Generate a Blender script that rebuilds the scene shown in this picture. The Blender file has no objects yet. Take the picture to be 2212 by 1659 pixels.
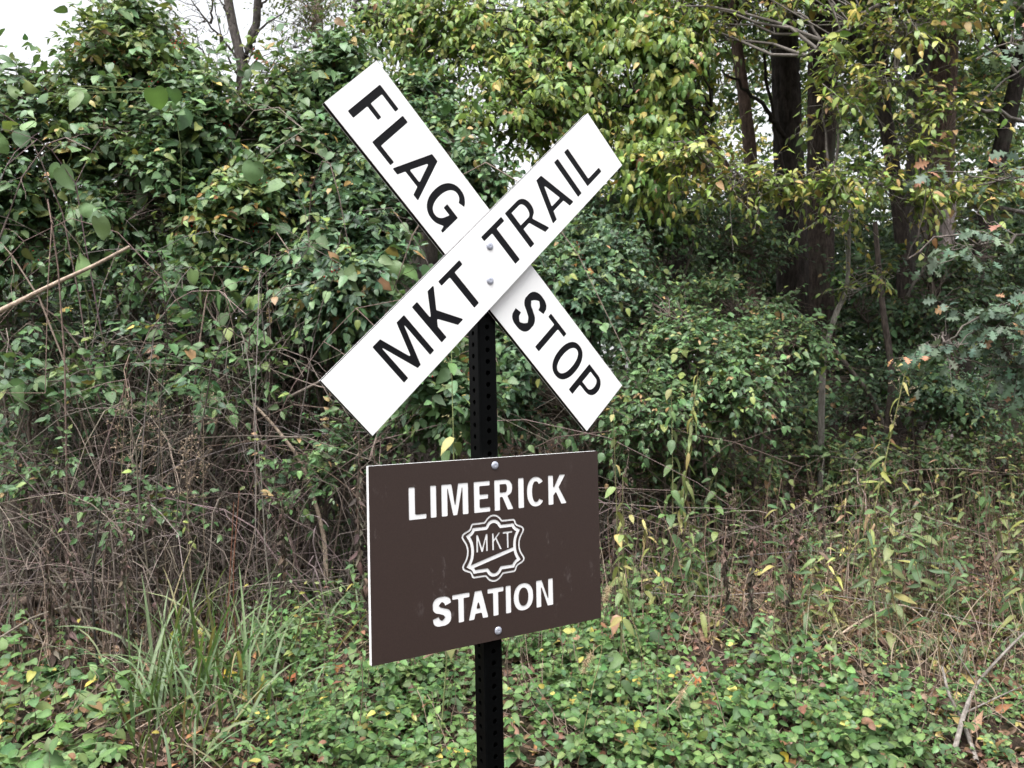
import bpy, math, random
import numpy as np
from mathutils import Vector, Matrix, noise
C = bpy.context.scene.collection
SC = bpy.context.scene
IN = 0.0254
# ------------------------------------------------------------------ camera
EYE = 1.62
PITCH, ROLL = 0.01763, 0.02058
LENS = 3193.6 / 4032 * 36
FPX = 3193.6 / 4032 * 2212          # focal length in the 2212-px preview used for measuring
cam = bpy.data.objects.new('camera', bpy.data.cameras.new('camera'))
C.objects.link(cam)
cam.data.lens = LENS; cam.data.sensor_width = 36; cam.data.clip_start = 0.05; cam.data.clip_end = 600
_U = Vector((0, -math.sin(PITCH), math.cos(PITCH))); _F = Vector((0, math.cos(PITCH), math.sin(PITCH)))
_R = math.cos(ROLL) * Vector((1, 0, 0)) - math.sin(ROLL) * _U
_UP = math.sin(ROLL) * Vector((1, 0, 0)) + math.cos(ROLL) * _U
M = Matrix((( _R.x, _UP.x, -_F.x, 0), (_R.y, _UP.y, -_F.y, 0), (_R.z, _UP.z, -_F.z, EYE), (0, 0, 0, 1)))
cam.matrix_world = M
SC.camera = cam
cam.data.dof.use_dof = True; cam.data.dof.focus_distance = 1.8; cam.data.dof.aperture_fstop = 12
# ------------------------------------------------------------------ sky, sun, exposure
w = bpy.data.worlds.new("World"); SC.world = w; w.use_nodes = True
nt = w.node_tree; nt.nodes.clear()
SUN_EL, SUN_AZ = math.radians(66), math.radians(200)
sky = nt.nodes.new('ShaderNodeTexSky'); sky.sky_type = 'NISHITA'; sky.sun_disc = False
sky.sun_elevation = SUN_EL; sky.sun_rotation = SUN_AZ; sky.air_density = 1.0; sky.dust_density = 4.0; sky.ozone_density = 1.0
hs = nt.nodes.new('ShaderNodeHueSaturation'); hs.inputs['Saturation'].default_value = 0.12
bg = nt.nodes.new('ShaderNodeBackground'); bg.inputs['Strength'].default_value = 0.12
out = nt.nodes.new('ShaderNodeOutputWorld')
nt.links.new(sky.outputs[0], hs.inputs['Color']); nt.links.new(hs.outputs[0], bg.inputs[0]); nt.links.new(bg.outputs[0], out.inputs[0])
sun = bpy.data.objects.new('sun', bpy.data.lights.new('sun', 'SUN')); C.objects.link(sun)
sun.data.energy = 1.3; sun.data.angle = math.radians(40); sun.data.color = (1, 0.97, 0.93)
# sun_rotation is measured clockwise from +Y in the sky texture
sd = Vector((math.sin(SUN_AZ) * math.cos(SUN_EL), math.cos(SUN_AZ) * math.cos(SUN_EL), math.sin(SUN_EL)))
sun.rotation_euler = sd.to_track_quat('Z', 'Y').to_euler()
SC.view_settings.view_transform = 'Standard'; SC.view_settings.look = 'None'
SC.view_settings.exposure = 1.78; SC.view_settings.gamma = 1.0
SC.view_settings.use_curve_mapping = False
SC.cycles.max_bounces = 5; SC.cycles.diffuse_bounces = 2; SC.cycles.transmission_bounces = 4; SC.cycles.glossy_bounces = 2
# ------------------------------------------------------------------ helpers: where a picture ray goes
def ray(px, py):
    return ((px - 1106) / FPX) * _R - ((py - 829.5) / FPX) * _UP + _F
def at(px, py, Y):
    d = ray(px, py); k = Y / d.y
    return np.array([d.x * k, Y, EYE + d.z * k])
def gz(x, y):
    x = np.asarray(x, float); y = np.asarray(y, float)
    z = 0.1 * np.clip(y - 2.7, 0, 14) + 0.02 * np.clip(y - 16.7, 0, 60)
    z = z + 0.035 * np.sin(x * 1.7 + y * .6) * np.sin(y * 1.3 - x * .4) + 0.02 * np.sin(x * 4.1 + 1) * np.sin(y * 3.7)
    z = z + 0.22 * np.exp(-((x - 5.2) / 1.6) ** 2) * np.clip((y - 6) / 3, 0, 1)
    return z
def onground(px, py):
    d = ray(px, py); k = 2.0
    for _ in range(30):
        p = (d.x * k, d.y * k); k = k + (EYE + d.z * k - float(gz(*p))) / max(.12, -d.z + .1)
        if k > 60: k = 60; break
    return np.array([d.x * k, d.y * k, float(gz(d.x * k, d.y * k))])
def onground_many(px, py, d0=3.0):
    px = np.asarray(px, float); py = np.asarray(py, float)
    a = ((px - 1106) / FPX)[:, None]; b = ((py - 829.5) / FPX)[:, None]
    d = a * np.array(_R) - b * np.array(_UP) + np.array(_F)
    k = np.full(len(px), d0)
    for _ in range(40):
        k = k + (EYE + d[:, 2] * k - gz(d[:, 0] * k, d[:, 1] * k)) / np.maximum(.12, -d[:, 2] + .1)
        k = np.clip(k, 1, 60)
    x, y = d[:, 0] * k, d[:, 1] * k
    return np.stack([x, y, gz(x, y)], 1)
def nz(v):
    return v / np.maximum(np.linalg.norm(v, axis=-1, keepdims=True), 1e-9)
# ------------------------------------------------------------------ materials
def newmat(name):
    m = bpy.data.materials.new(name); m.use_nodes = True
    t = m.node_tree; t.nodes.clear()
    o = t.nodes.new('ShaderNodeOutputMaterial'); b = t.nodes.new('ShaderNodeBsdfPrincipled')
    t.links.new(b.outputs[0], o.inputs[0])
    return m, t, b, o
def mixcol(t, mode, fac, a, b):
    n = t.nodes.new('ShaderNodeMix'); n.data_type = 'RGBA'; n.blend_type = mode
    for s, v in ((0, fac), (6, a), (7, b)):
        if hasattr(v, 'is_output'): t.links.new(v, n.inputs[s])
        else: n.inputs[s].default_value = v
    return n.outputs[2]
def tex(t, scale, detail=4, rough=.6, coord='Object', stretch=None):
    tc = t.nodes.new('ShaderNodeTexCoord'); n = t.nodes.new('ShaderNodeTexNoise')
    n.inputs['Scale'].default_value = scale; n.inputs['Detail'].default_value = detail; n.inputs['Roughness'].default_value = rough
    src = tc.outputs[coord]
    if stretch:
        mp = t.nodes.new('ShaderNodeMapping'); mp.inputs['Scale'].default_value = stretch
        t.links.new(src, mp.inputs[0]); src = mp.outputs[0]
    t.links.new(src, n.inputs['Vector'])
    return n
def ramp(t, src, stops):
    r = t.nodes.new('ShaderNodeValToRGB')
    el = r.color_ramp.elements
    while len(el) < len(stops): el.new(.5)
    for e, (p, c) in zip(el, stops): e.position = p; e.color = (*c, 1)
    t.links.new(src, r.inputs[0]); return r.outputs[0]
def leaf_material(name, rough, transl, spec=.5):
    m, t, b, o = newmat(name)
    at_ = t.nodes.new('ShaderNodeAttribute'); at_.attribute_name = 'Col'
    oi = t.nodes.new('ShaderNodeObjectInfo')
    c = mixcol(t, 'MULTIPLY', 1.0, at_.outputs['Color'], oi.outputs['Color'])
    n = tex(t, 55, 3, .65, 'Object')                       # blotches and tiny veins
    c = mixcol(t, 'MULTIPLY', 1.0, c, ramp(t, n.outputs['Fac'], [(.3, (.78, .80, .75)), (.5, (1, 1, 1)), (.72, (1.18, 1.12, 1.0))]))
    ge = t.nodes.new('ShaderNodeNewGeometry')              # undersides are paler and duller
    c2 = mixcol(t, 'MIX', .35, c, (.14, .17, .11, 1))
    cc = mixcol(t, 'MIX', ge.outputs['Backfacing'], c, c2)
    t.links.new(cc, b.inputs['Base Color'])
    b.inputs['Roughness'].default_value = rough; b.inputs['Specular IOR Level'].default_value = spec
    bp = t.nodes.new('ShaderNodeBump'); bp.inputs['Strength'].default_value = .35; bp.inputs['Distance'].default_value = .004
    t.links.new(n.outputs['Fac'], bp.inputs['Height']); t.links.new(bp.outputs[0], b.inputs['Normal'])
    tr = t.nodes.new('ShaderNodeBsdfTranslucent')
    tc = mixcol(t, 'MULTIPLY', 1.0, cc, (1.15, 1.25, .6, 1)); t.links.new(tc, tr.inputs[0])
    mx = t.nodes.new('ShaderNodeMixShader'); mx.inputs[0].default_value = transl
    t.links.new(b.outputs[0], mx.inputs[1]); t.links.new(tr.outputs[0], mx.inputs[2]); t.links.new(mx.outputs[0], o.inputs[0])
    return m
M_LEAF = leaf_material('green leaf', .44, .20, .42)
M_DULL = leaf_material('dull leaf', .55, .24, .4)
M_DRY = leaf_material('dry leaf', .8, .12, .2)
def wood_material(name, rough=.85, sc=40):
    m, t, b, o = newmat(name)
    at_ = t.nodes.new('ShaderNodeAttribute'); at_.attribute_name = 'Col'
    n = tex(t, sc, 5, .7); 
    c = mixcol(t, 'MULTIPLY', 1.0, at_.outputs['Color'], ramp(t, n.outputs['Fac'], [(.3, (.55, .53, .5)), (.52, (1, 1, 1)), (.7, (1.45, 1.45, 1.45))]))
    t.links.new(c, b.inputs['Base Color']); b.inputs['Roughness'].default_value = rough; b.inputs['Specular IOR Level'].default_value = .25
    bp = t.nodes.new('ShaderNodeBump'); bp.inputs['Strength'].default_value = .5; bp.inputs['Distance'].default_value = .006
    t.links.new(n.outputs['Fac'], bp.inputs['Height']); t.links.new(bp.outputs[0], b.inputs['Normal'])
    return m
M_WOOD = wood_material('twig bark')
def bark_material():
    m, t, b, o = newmat('furrowed bark')
    at_ = t.nodes.new('ShaderNodeAttribute'); at_.attribute_name = 'Col'
    n = tex(t, 26, 6, .7, 'Object', (1, 1, .32)); n2 = tex(t, 2.3, 4, .6)
    c = mixcol(t, 'MULTIPLY', 1.0, at_.outputs['Color'], ramp(t, n.outputs['Fac'], [(.32, (.35, .33, .3)), (.5, (.9, .9, .9)), (.68, (1.6, 1.58, 1.55))]))
    c = mixcol(t, 'MIX', ramp(t, n2.outputs['Fac'], [(.55, (0, 0, 0)), (.75, (.5, .5, .5))]), c, (.09, .11, .075, 1))
    t.links.new(c, b.inputs['Base Color']); b.inputs['Roughness'].default_value = .9; b.inputs['Specular IOR Level'].default_value = .2
    bp = t.nodes.new('ShaderNodeBump'); bp.inputs['Strength'].default_value = .9; bp.inputs['Distance'].default_value = .02
    t.links.new(n.outputs['Fac'], bp.inputs['Height']); t.links.new(bp.outputs[0], b.inputs['Normal'])
    return m
M_BARK = bark_material()
def simple(name, col, rough, spec=.5, metallic=0, var=None, bump=None):
    m, t, b, o = newmat(name)
    b.inputs['Base Color'].default_value = (*col, 1); b.inputs['Roughness'].default_value = rough
    b.inputs['Specular IOR Level'].default_value = spec; b.inputs['Metallic'].default_value = metallic
    if var:
        n = tex(t, var[0], 5, .65)
        c = mixcol(t, 'MULTIPLY', 1.0, (*col, 1), ramp(t, n.outputs['Fac'], [(.3, (1 - var[1],) * 3), (.7, (1 + var[1],) * 3)]))
        t.links.new(c, b.inputs['Base Color'])
    if bump:
        n = tex(t, bump[0], 3, .6); bp = t.nodes.new('ShaderNodeBump'); bp.inputs['Strength'].default_value = bump[1]; bp.inputs['Distance'].default_value = .001
        t.links.new(n.outputs['Fac'], bp.inputs['Height']); t.links.new(bp.outputs[0], b.inputs['Normal'])
    return m
M_WHITE = simple('white sheet plastic', (.80, .80, .81), .5, .4, bump=(900, .15))
M_BLACK = simple('black core plastic', (.004, .004, .0058), .5, .16, var=(300, .3), bump=(500, .35))
M_POST = simple('black painted steel', (.0015, .0018, .0020), .42, .07, var=(60, .3))
M_BOLT = simple('zinc rivet', (.42, .44, .52), .42, .5, metallic=.35, var=(200, .15))
M_BERRY = simple('red berry', (.42, .02, .015), .25, .6)
def panel_material():
    m, t, b, o = newmat('brown sheet plastic')
    n = tex(t, 420, 3, .7); n2 = tex(t, 21, 6, .75, 'Object', (1.3, 1, .6)); n3 = tex(t, 5, 2, .5)
    c = mixcol(t, 'MULTIPLY', 1.0, (.0345, .0215, .0185, 1), ramp(t, n.outputs['Fac'], [(.3, (.85, .85, .85)), (.7, (1.15, 1.15, 1.15))]))
    # chalky scuffs
    mm = t.nodes.new('ShaderNodeMath'); mm.operation = 'MULTIPLY'
    t.links.new(ramp(t, n2.outputs['Fac'], [(.60, (0, 0, 0)), (.76, (1, 1, 1))]), mm.inputs[0])
    t.links.new(ramp(t, n3.outputs['Fac'], [(.46, (0, 0, 0)), (.62, (.6, .6, .6))]), mm.inputs[1])
    c = mixcol(t, 'MIX', mm.outputs[0], c, (.22, .19, .19, 1))
    t.links.new(c, b.inputs['Base Color']); b.inputs['Roughness'].default_value = .55; b.inputs['Specular IOR Level'].default_value = .35
    bp = t.nodes.new('ShaderNodeBump'); bp.inputs['Strength'].default_value = .3; bp.inputs['Distance'].default_value = .0006
    t.links.new(n.outputs['Fac'], bp.inputs['Height']); t.links.new(bp.outputs[0], b.inputs['Normal'])
    return m
M_PANEL = panel_material()
def soil_material():
    m, t, b, o = newmat('leaf mould soil')
    n = tex(t, 14, 8, .75); n2 = tex(t, 1.3, 5, .6); n3 = tex(t, 70, 4, .7)
    c = ramp(t, n.outputs['Fac'], [(.3, (.012, .009, .007)), (.48, (.034, .024, .018)), (.6, (.065, .044, .032)), (.75, (.11, .08, .056))])
    c = mixcol(t, 'MULTIPLY', 1.0, c, ramp(t, n3.outputs['Fac'], [(.3, (.6, .6, .6)), (.7, (1.35, 1.3, 1.25))]))
    c = mixcol(t, 'MIX', ramp(t, n2.outputs['Fac'], [(.5, (0, 0, 0)), (.7, (.5, .5, .5))]), c, (.035, .05, .02, 1))
    t.links.new(c, b.inputs['Base Color']); b.inputs['Roughness'].default_value = .95; b.inputs['Specular IOR Level'].default_value = .15
    bp = t.nodes.new('ShaderNodeBump'); bp.inputs['Strength'].default_value = 1; bp.inputs['Distance'].default_value = .03
    t.links.new(n.outputs['Fac'], bp.inputs['Height']); t.links.new(bp.outputs[0], b.inputs['Normal'])
    return m
M_SOIL = soil_material()
# ------------------------------------------------------------------ mesh building
def build_mesh(name, V, tris=None, quads=None, col=None, mats=(), smooth=True):
    me = bpy.data.meshes.new(name)
    V = np.ascontiguousarray(V, np.float32); nt_ = 0 if tris is None else len(tris); nq = 0 if quads is None else len(quads)
    me.vertices.add(len(V)); me.vertices.foreach_set('co', V.ravel())
    idx = []
    if nt_: idx.append(np.asarray(tris, np.int32).ravel())
    if nq: idx.append(np.asarray(quads, np.int32).ravel())
    idx = np.concatenate(idx)
    me.loops.add(len(idx)); me.loops.foreach_set('vertex_index', idx)
    st = np.concatenate([np.arange(nt_, dtype=np.int32) * 3, nt_ * 3 + np.arange(nq, dtype=np.int32) * 4])
    me.polygons.add(nt_ + nq); me.polygons.foreach_set('loop_start', st)
    me.polygons.foreach_set('use_smooth', np.full(nt_ + nq, smooth))
    if col is not None:
        a = me.color_attributes.new('Col', 'FLOAT_COLOR', 'POINT')
        c4 = np.ones((len(V), 4), np.float32); c4[:, :3] = col
        a.data.foreach_set('color', c4.ravel())
    for m in mats: me.materials.append(m)
    me.update(calc_edges=True)
    return me
def link(name, me, parent=None, mat=None):
    o = bpy.data.objects.new(name, me); C.objects.link(o)
    if mat is not None: me.materials.append(mat)
    if parent is not None: o.parent = parent
    return o
def tag(o, label=None, cat=None, group=None, kind=None):
    if label: o['label'] = label
    if cat: o['category'] = cat
    if group: o['group'] = group
    if kind: o['kind'] = kind
    return o
def tube_batch(P, R, sides=5, col=(.2, .16, .13)):
    """P (N,M,3) centre lines, R (N,M) radii -> verts, quads, colours"""
    P = np.asarray(P, float); R = np.asarray(R, float); N, Mp = P.shape[:2]
    T = np.empty_like(P); T[:, 1:-1] = P[:, 2:] - P[:, :-2]; T[:, 0] = P[:, 1] - P[:, 0]; T[:, -1] = P[:, -1] - P[:, -2]
    T = nz(T); ref = np.where(np.abs(T[..., 2:3]) > .9, np.array([1., 0, 0]), np.array([0, 0, 1.]))
    A = nz(np.cross(T, ref)); B = np.cross(T, A)
    th = np.arange(sides) / sides * 2 * np.pi
    V = P[:, :, None] + R[:, :, None, None] * (np.cos(th)[:, None] * A[:, :, None] + np.sin(th)[:, None] * B[:, :, None])
    i = np.arange(N * Mp * sides).reshape(N, Mp, sides)
    a, b = i[:, :-1], i[:, 1:]
    Q = np.stack([a, np.roll(a, -1, 2), np.roll(b, -1, 2), b], -1).reshape(-1, 4)
    col = np.asarray(col, float)
    if col.ndim == 2: cc = np.repeat(col, Mp * sides, 0)
    else: cc = np.tile(col, (N * Mp * sides, 1))
    return V.reshape(-1, 3), Q, cc
def merge(parts):
    V, Q, K, o = [], [], [], 0
    for v, q, k in parts:
        V.append(v); Q.append(q + o); K.append(k); o += len(v)
    return np.concatenate(V), np.concatenate(Q), np.concatenate(K)
def curve3(pts, n):
    """Catmull-Rom through pts, n samples"""
    P = np.asarray(pts, float); P = np.vstack([2 * P[0] - P[1], P, 2 * P[-1] - P[-2]])
    m = len(P) - 3; out_ = []
    for s in np.linspace(0, m - 1e-6, n):
        i = int(s); t = s - i; p0, p1, p2, p3 = P[i:i + 4]
        out_.append(.5 * (2 * p1 + (p2 - p0) * t + (2 * p0 - 5 * p1 + 4 * p2 - p3) * t * t + (3 * p1 - p0 - 3 * p2 + p3) * t ** 3))
    return np.array(out_)
# ------------------------------------------------------------------ leaf shapes (unit length along +Y, face up +Z)
TPL = {}
def strip_leaf(st, wd, fold, curl, twist=0, wave=0, asym=0.0, seed=0):
    r = random.Random(seed)
    V, S, Tt = [(0, 0, 0)], [1.05], []
    rows = []
    for t, w_ in zip(st[1:-1], wd[1:-1]):
        z0 = -curl * t * t + .04 * math.sin(t * 5 + seed); tw = twist * t
        k = len(V)
        for sx, sh in ((-1, .92), (0, 1.16), (1, .95)):
            ww = w_ * (1 + asym * sx); x = sx * ww; z = abs(x) * fold + wave * r.uniform(-1, 1) * (1 if sx else 0)
            V.append((x * math.cos(tw) - z * math.sin(tw), t * (1 - .12 * curl * t) + (-.03 if sx else 0), z0 + x * math.sin(tw) + z * math.cos(tw))); S.append(sh + r.uniform(-.05, .05))
        rows.append(k)
    tip = len(V); V.append((r.uniform(-.02, .02), 1 - .12 * curl, -curl * 1.02)); S.append(.95)
    a = rows[0]; Tt += [(0, a + 1, a), (0, a + 2, a + 1)]
    for a, b in zip(rows[:-1], rows[1:]):
        for s in (0, 1): Tt += [(a + s, a + s + 1, b + s + 1), (a + s, b + s + 1, b + s)]
    a = rows[-1]; Tt += [(a, a + 1, tip), (a + 1, a + 2, tip)]
    return np.array(V), np.array(Tt), np.array(S)
def outline_leaf(half, fold, curl, seed=0, cup=0):
    """half: right side outline from base to tip, fan from points on the midrib"""
    n = len(half); V, S = [], []
    for i in range(n):
        x, y = half[i]; V.append((x, y, 0)); S.append(.93)
    for i in range(1, n - 1):
        x, y = half[i]; V.append((-x, y, 0)); S.append(.9)
    L = lambda i: i if i in (0, n - 1) else n + i - 1
    ys = np.linspace(max(half[0][1], .02), 1, 6)[1:-1]; m0 = len(V)
    for y in ys: V.append((0, y, 0)); S.append(1.18)
    mids = [0] + list(range(m0, m0 + len(ys))) + [n - 1]
    Tt = []
    my = [V[k][1] for k in mids]
    def side(idx, flip):
        j = 0
        for i in range(n - 1):
            a, b = idx(i), idx(i + 1); yb = V[b][1]
            while j < len(mids) - 2 and abs(my[j + 1] - yb) < abs(my[j] - yb):
                tri = (a, mids[j + 1], mids[j]); Tt.append(tri if flip else tri[::-1]); j += 1
            if len({a, b, mids[j]}) == 3:
                tri = (a, b, mids[j]); Tt.append(tri if flip else tri[::-1])
        while j < len(mids) - 2:
            j += 1
            tri = (idx(n - 1), mids[j], mids[j - 1])
            if len(set(tri)) == 3: Tt.append(tri if flip else tri[::-1])
    side(lambda i: i, True); side(L, False)
    r = random.Random(seed); V2 = []
    for x, y, z in V:
        V2.append((x * (1 - .1 * fold), y, abs(x) * fold - curl * y * y - cup * x * x * 3 + .03 * math.sin(9 * x + seed) + .025 * math.sin(8 * y + seed * 2)))
    return np.array(V2), np.array(Tt), np.array(S)
def fam(name, lst): TPL[name] = lst
fam('ovate', [strip_leaf([0, .16, .42, .72, 1], [0, .17, .27, .17, 0], f, c, tw, .015, 0, s) for s, (f, c, tw) in enumerate([(.25, .12, 0), (.45, .3, .2), (.1, .45, -.25), (.35, -.1, .1)])])
fam('small', [strip_leaf([0, .3, .68, 1], [0, .25, .2, 0], f, c, 0, 0, 0, s) for s, (f, c) in enumerate([(.3, .15), (.5, .35), (.15, .5)])])
fam('broad', [strip_leaf([0, .1, .32, .62, .86, 1], [0, .2, .33, .28, .13, 0], f, c, tw, .02, 0, s) for s, (f, c, tw) in enumerate([(.2, .15, 0), (.4, .35, .15), (.1, .5, -.2)])])
fam('round', [strip_leaf([0, .14, .42, .74, 1], [0, .24, .36, .27, 0], f, c, 0, .02, 0, s) for s, (f, c) in enumerate([(.25, .1), (.45, .3), (.1, .35)])])
fam('elm', [strip_leaf([0, .1, .28, .5, .72, .9, 1], [0, .13, .23, .24, .17, .06, 0], f, c, tw, .02, .12, s) for s, (f, c, tw) in enumerate([(.2, .15, 0), (.45, .4, .3), (.1, .6, -.3)])])
fam('lance', [strip_leaf([0, .12, .3, .5, .7, .87, 1], [0, .055, .105, .115, .085, .04, 0], f, c, tw, .015, 0, s) for s, (f, c, tw) in enumerate([(.5, .35, .2), (.4, .75, -.5), (.7, .2, .9), (.3, 1.1, .4)])])
fam('dead', [strip_leaf([0, .15, .4, .7, 1], [0, .13, .22, .14, 0], f, c, tw, .09, .1, s) for s, (f, c, tw) in enumerate([(1.0, .3, .6), (1.4, .8, -.8), (.5, -.5, .4), (.8, 1.0, 1.2)])])
heart = [(0, 0), (.13, -.10), (.30, -.10), (.43, .03), (.49, .22), (.47, .42), (.38, .62), (.25, .78), (.11, .90), (0, 1)]
fam('heart', [outline_leaf(heart, f, c, s, cu) for s, (f, c, cu) in enumerate([(.12, .15, .25), (.25, .35, .1), (-.1, .2, .3)])])
oak = [(0, 0), (.05, .08), (.12, .16), (.09, .25), (.25, .31), (.30, .38), (.12, .44), (.16, .52), (.38, .60), (.40, .68), (.16, .70), (.2, .79), (.26, .88), (.12, .9), (0, 1)]
fam('oak', [outline_leaf(oak, f, c, s) for s, (f, c) in enumerate([(.2, .15), (.4, .35), (.1, .5)])])
maple = [(0, 0), (.16, -.03), (.38, -.08), (.30, .12), (.52, .34), (.33, .38), (.30, .52), (.17, .58), (.13, .72), (0, 1)]
fam('maple', [outline_leaf(maple, f, c, s) for s, (f, c) in enumerate([(.15, .15), (.3, .35), (.05, .45)])])
TPL_ME = {}
def tpl_mesh(fm, k, mat):
    key = (fm, k, mat.name)
    if key not in TPL_ME:
        V, T_, S = TPL[fm][k]
        TPL_ME[key] = build_mesh(fm + ' leaf', V, T_, None, np.repeat(S[:, None], 3, 1), (mat,))
    return TPL_ME[key]
# ------------------------------------------------------------------ colours
PAL = {
 'bush': [(5, (.070, .138, .060)), (4, (.105, .185, .078)), (2.4, (.038, .080, .040)), (1.2, (.17, .235, .085)), (.16, (.36, .29, .08)), (.15, (.17, .095, .055))],
 'bushy': [(3, (.080, .150, .058)), (3, (.13, .20, .068)), (2, (.19, .24, .07)), (1.2, (.045, .085, .038)), (.45, (.32, .29, .08)), (.15, (.36, .23, .07)), (.18, (.2, .1, .05))],
 'blue':   [(4, (0.070, 0.134, 0.074)), (3, (0.115, 0.192, 0.108)), (2, (0.042, 0.081, 0.048)), (.7, (0.166, 0.243, 0.090)), (.15, (0.384, 0.256, 0.102))],
 'yellow': [(3, (.135, .215, .044)), (3, (.185, .25, .052)), (2.6, (.085, .16, .040)), (1.1, (.27, .29, .065)), (.3, (.37, .29, .08)), (.15, (.27, .15, .07))],
 'elm': [(3, (.17, .24, .05)), (2.4, (.11, .18, .042)), (2.2, (.27, .29, .065)), (1.1, (.36, .28, .08)), (.4, (.35, .21, .10))],
 'oak':    [(4, (.105, .165, .115)), (3, (.07, .12, .08)), (2, (.145, .20, .14)), (.35, (.40, .22, .14)), (.12, (.4, .28, .1))],
 'dark':   [(4, (.035, .070, .034)), (4, (.050, .090, .042)), (1.5, (.08, .125, .048)), (.4, (.15, .17, .05))],  # greens darkened to put the inner shade of wood and hedge into the leaves
 'ground': [(4, (.082, .158, .052)), (4, (.112, .19, .064)), (2.4, (.050, .105, .040)), (1.2, (.16, .235, .08)), (.25, (.34, .31, .08)), (.2, (.2, .11, .07))],
 'light':  [(4, (.085, .16, .065)), (3, (.12, .20, .085)), (2, (.055, .11, .05)), (1, (.20, .25, .08)), (.3, (.36, .24, .12))],
 'weed': [(4, (.070, .122, .050)), (3, (.100, .155, .058)), (1.6, (.16, .19, .07)), (.6, (.27, .25, .09)), (.6, (.17, .11, .078))],
 'weedy':  [(3, (.17, .215, .08)), (3, (.27, .28, .095)), (1.5, (.38, .33, .12)), (.6, (.3, .2, .12))],
 'litter': [(4, (.15, .092, .062)), (3, (.21, .14, .10)), (2, (.095, .065, .052)), (2, (.26, .185, .14)), (.6, (.33, .17, .085)), (.4, (.36, .28, .12))],
 'deadw':  [(3, (.05, .037, .033)), (3, (.085, .06, .052)), (1, (.16, .115, .095))],
 'brier':  [(4, (.13, .225, .090)), (3, (.165, .26, .115)), (2, (.08, .15, .065)), (1, (.21, .28, .10))],
 'sky':    [(3, (.21, .24, .06)), (2, (.30, .28, .07)), (2, (.14, .19, .05)), (1.5, (.38, .30, .08))],  # yellow greens brightened as if the far leaves were skylit
}
def colours(pal, n, rng, groups=None, jit=.16):
    """groups: an integer per leaf; leaves of one spray keep to one or two tints"""
    ws = np.array([a for a, _ in PAL[pal]]); cs = np.array([c for _, c in PAL[pal]]); ws = ws / ws.sum()
    if groups is not None:
        g = rng.choice(len(cs), groups.max() + 1, p=ws)[groups]
        own = rng.choice(len(cs), n, p=ws); k = np.where(rng.random(n) < .55, g, own)
    else: k = rng.choice(len(cs), n, p=ws)
    c = cs[k] * np.exp(rng.normal(0, jit, (n, 1))) * np.exp(rng.normal(0, .06, (n, 3)))
    return c
# ------------------------------------------------------------------ plants
PLANTS = []
class Plant:
    def __init__(s, name, label, cat, loc, group=None, mat=None, pick=120):
        s.o = bpy.data.objects.new(name, None); C.objects.link(s.o); s.o.location = Vector([float(v) for v in loc]); s.o.empty_display_size = .1
        tag(s.o, label, cat, group); s.loc = np.array(loc, float); s.L = []; s.tubes = {}; s.mat = mat or M_LEAF; s.pick = pick
        PLANTS.append(s)
    def leaves(s, fm, pos, ax, nrm, size, col, mat=None):
        ax = nz(ax); side = nz(np.cross(ax, nrm)); nrm = np.cross(side, ax)
        n = len(pos); s.L.append(dict(fm=fm, pos=pos, ax=ax, side=side, nrm=nrm, size=np.broadcast_to(size, (n,)).astype(float), col=col,
                                      var=np.random.default_rng(n + 7).integers(0, len(TPL[fm]), n), mat=mat or s.mat))
    def tube(s, part, P, R, sides=4, col=(.2, .16, .13)):
        P = np.asarray(P, float); R = np.asarray(R, float)
        if P.ndim == 2: P = P[None]; R = R[None]
        s.tubes.setdefault(part, []).append(tube_batch(P - s.loc, R, sides, col))
    def stem(s, name, pts, R, sides=6, col=(.2, .16, .13), mat=None, label=None):
        V, Q, K = tube_batch((np.asarray(pts) - s.loc)[None], np.asarray(R)[None], sides, col)
        o = link(name, build_mesh(name, V, None, Q, K, (mat or M_WOOD,)), s.o)
        if label: o['label'] = label
        return o
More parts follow.
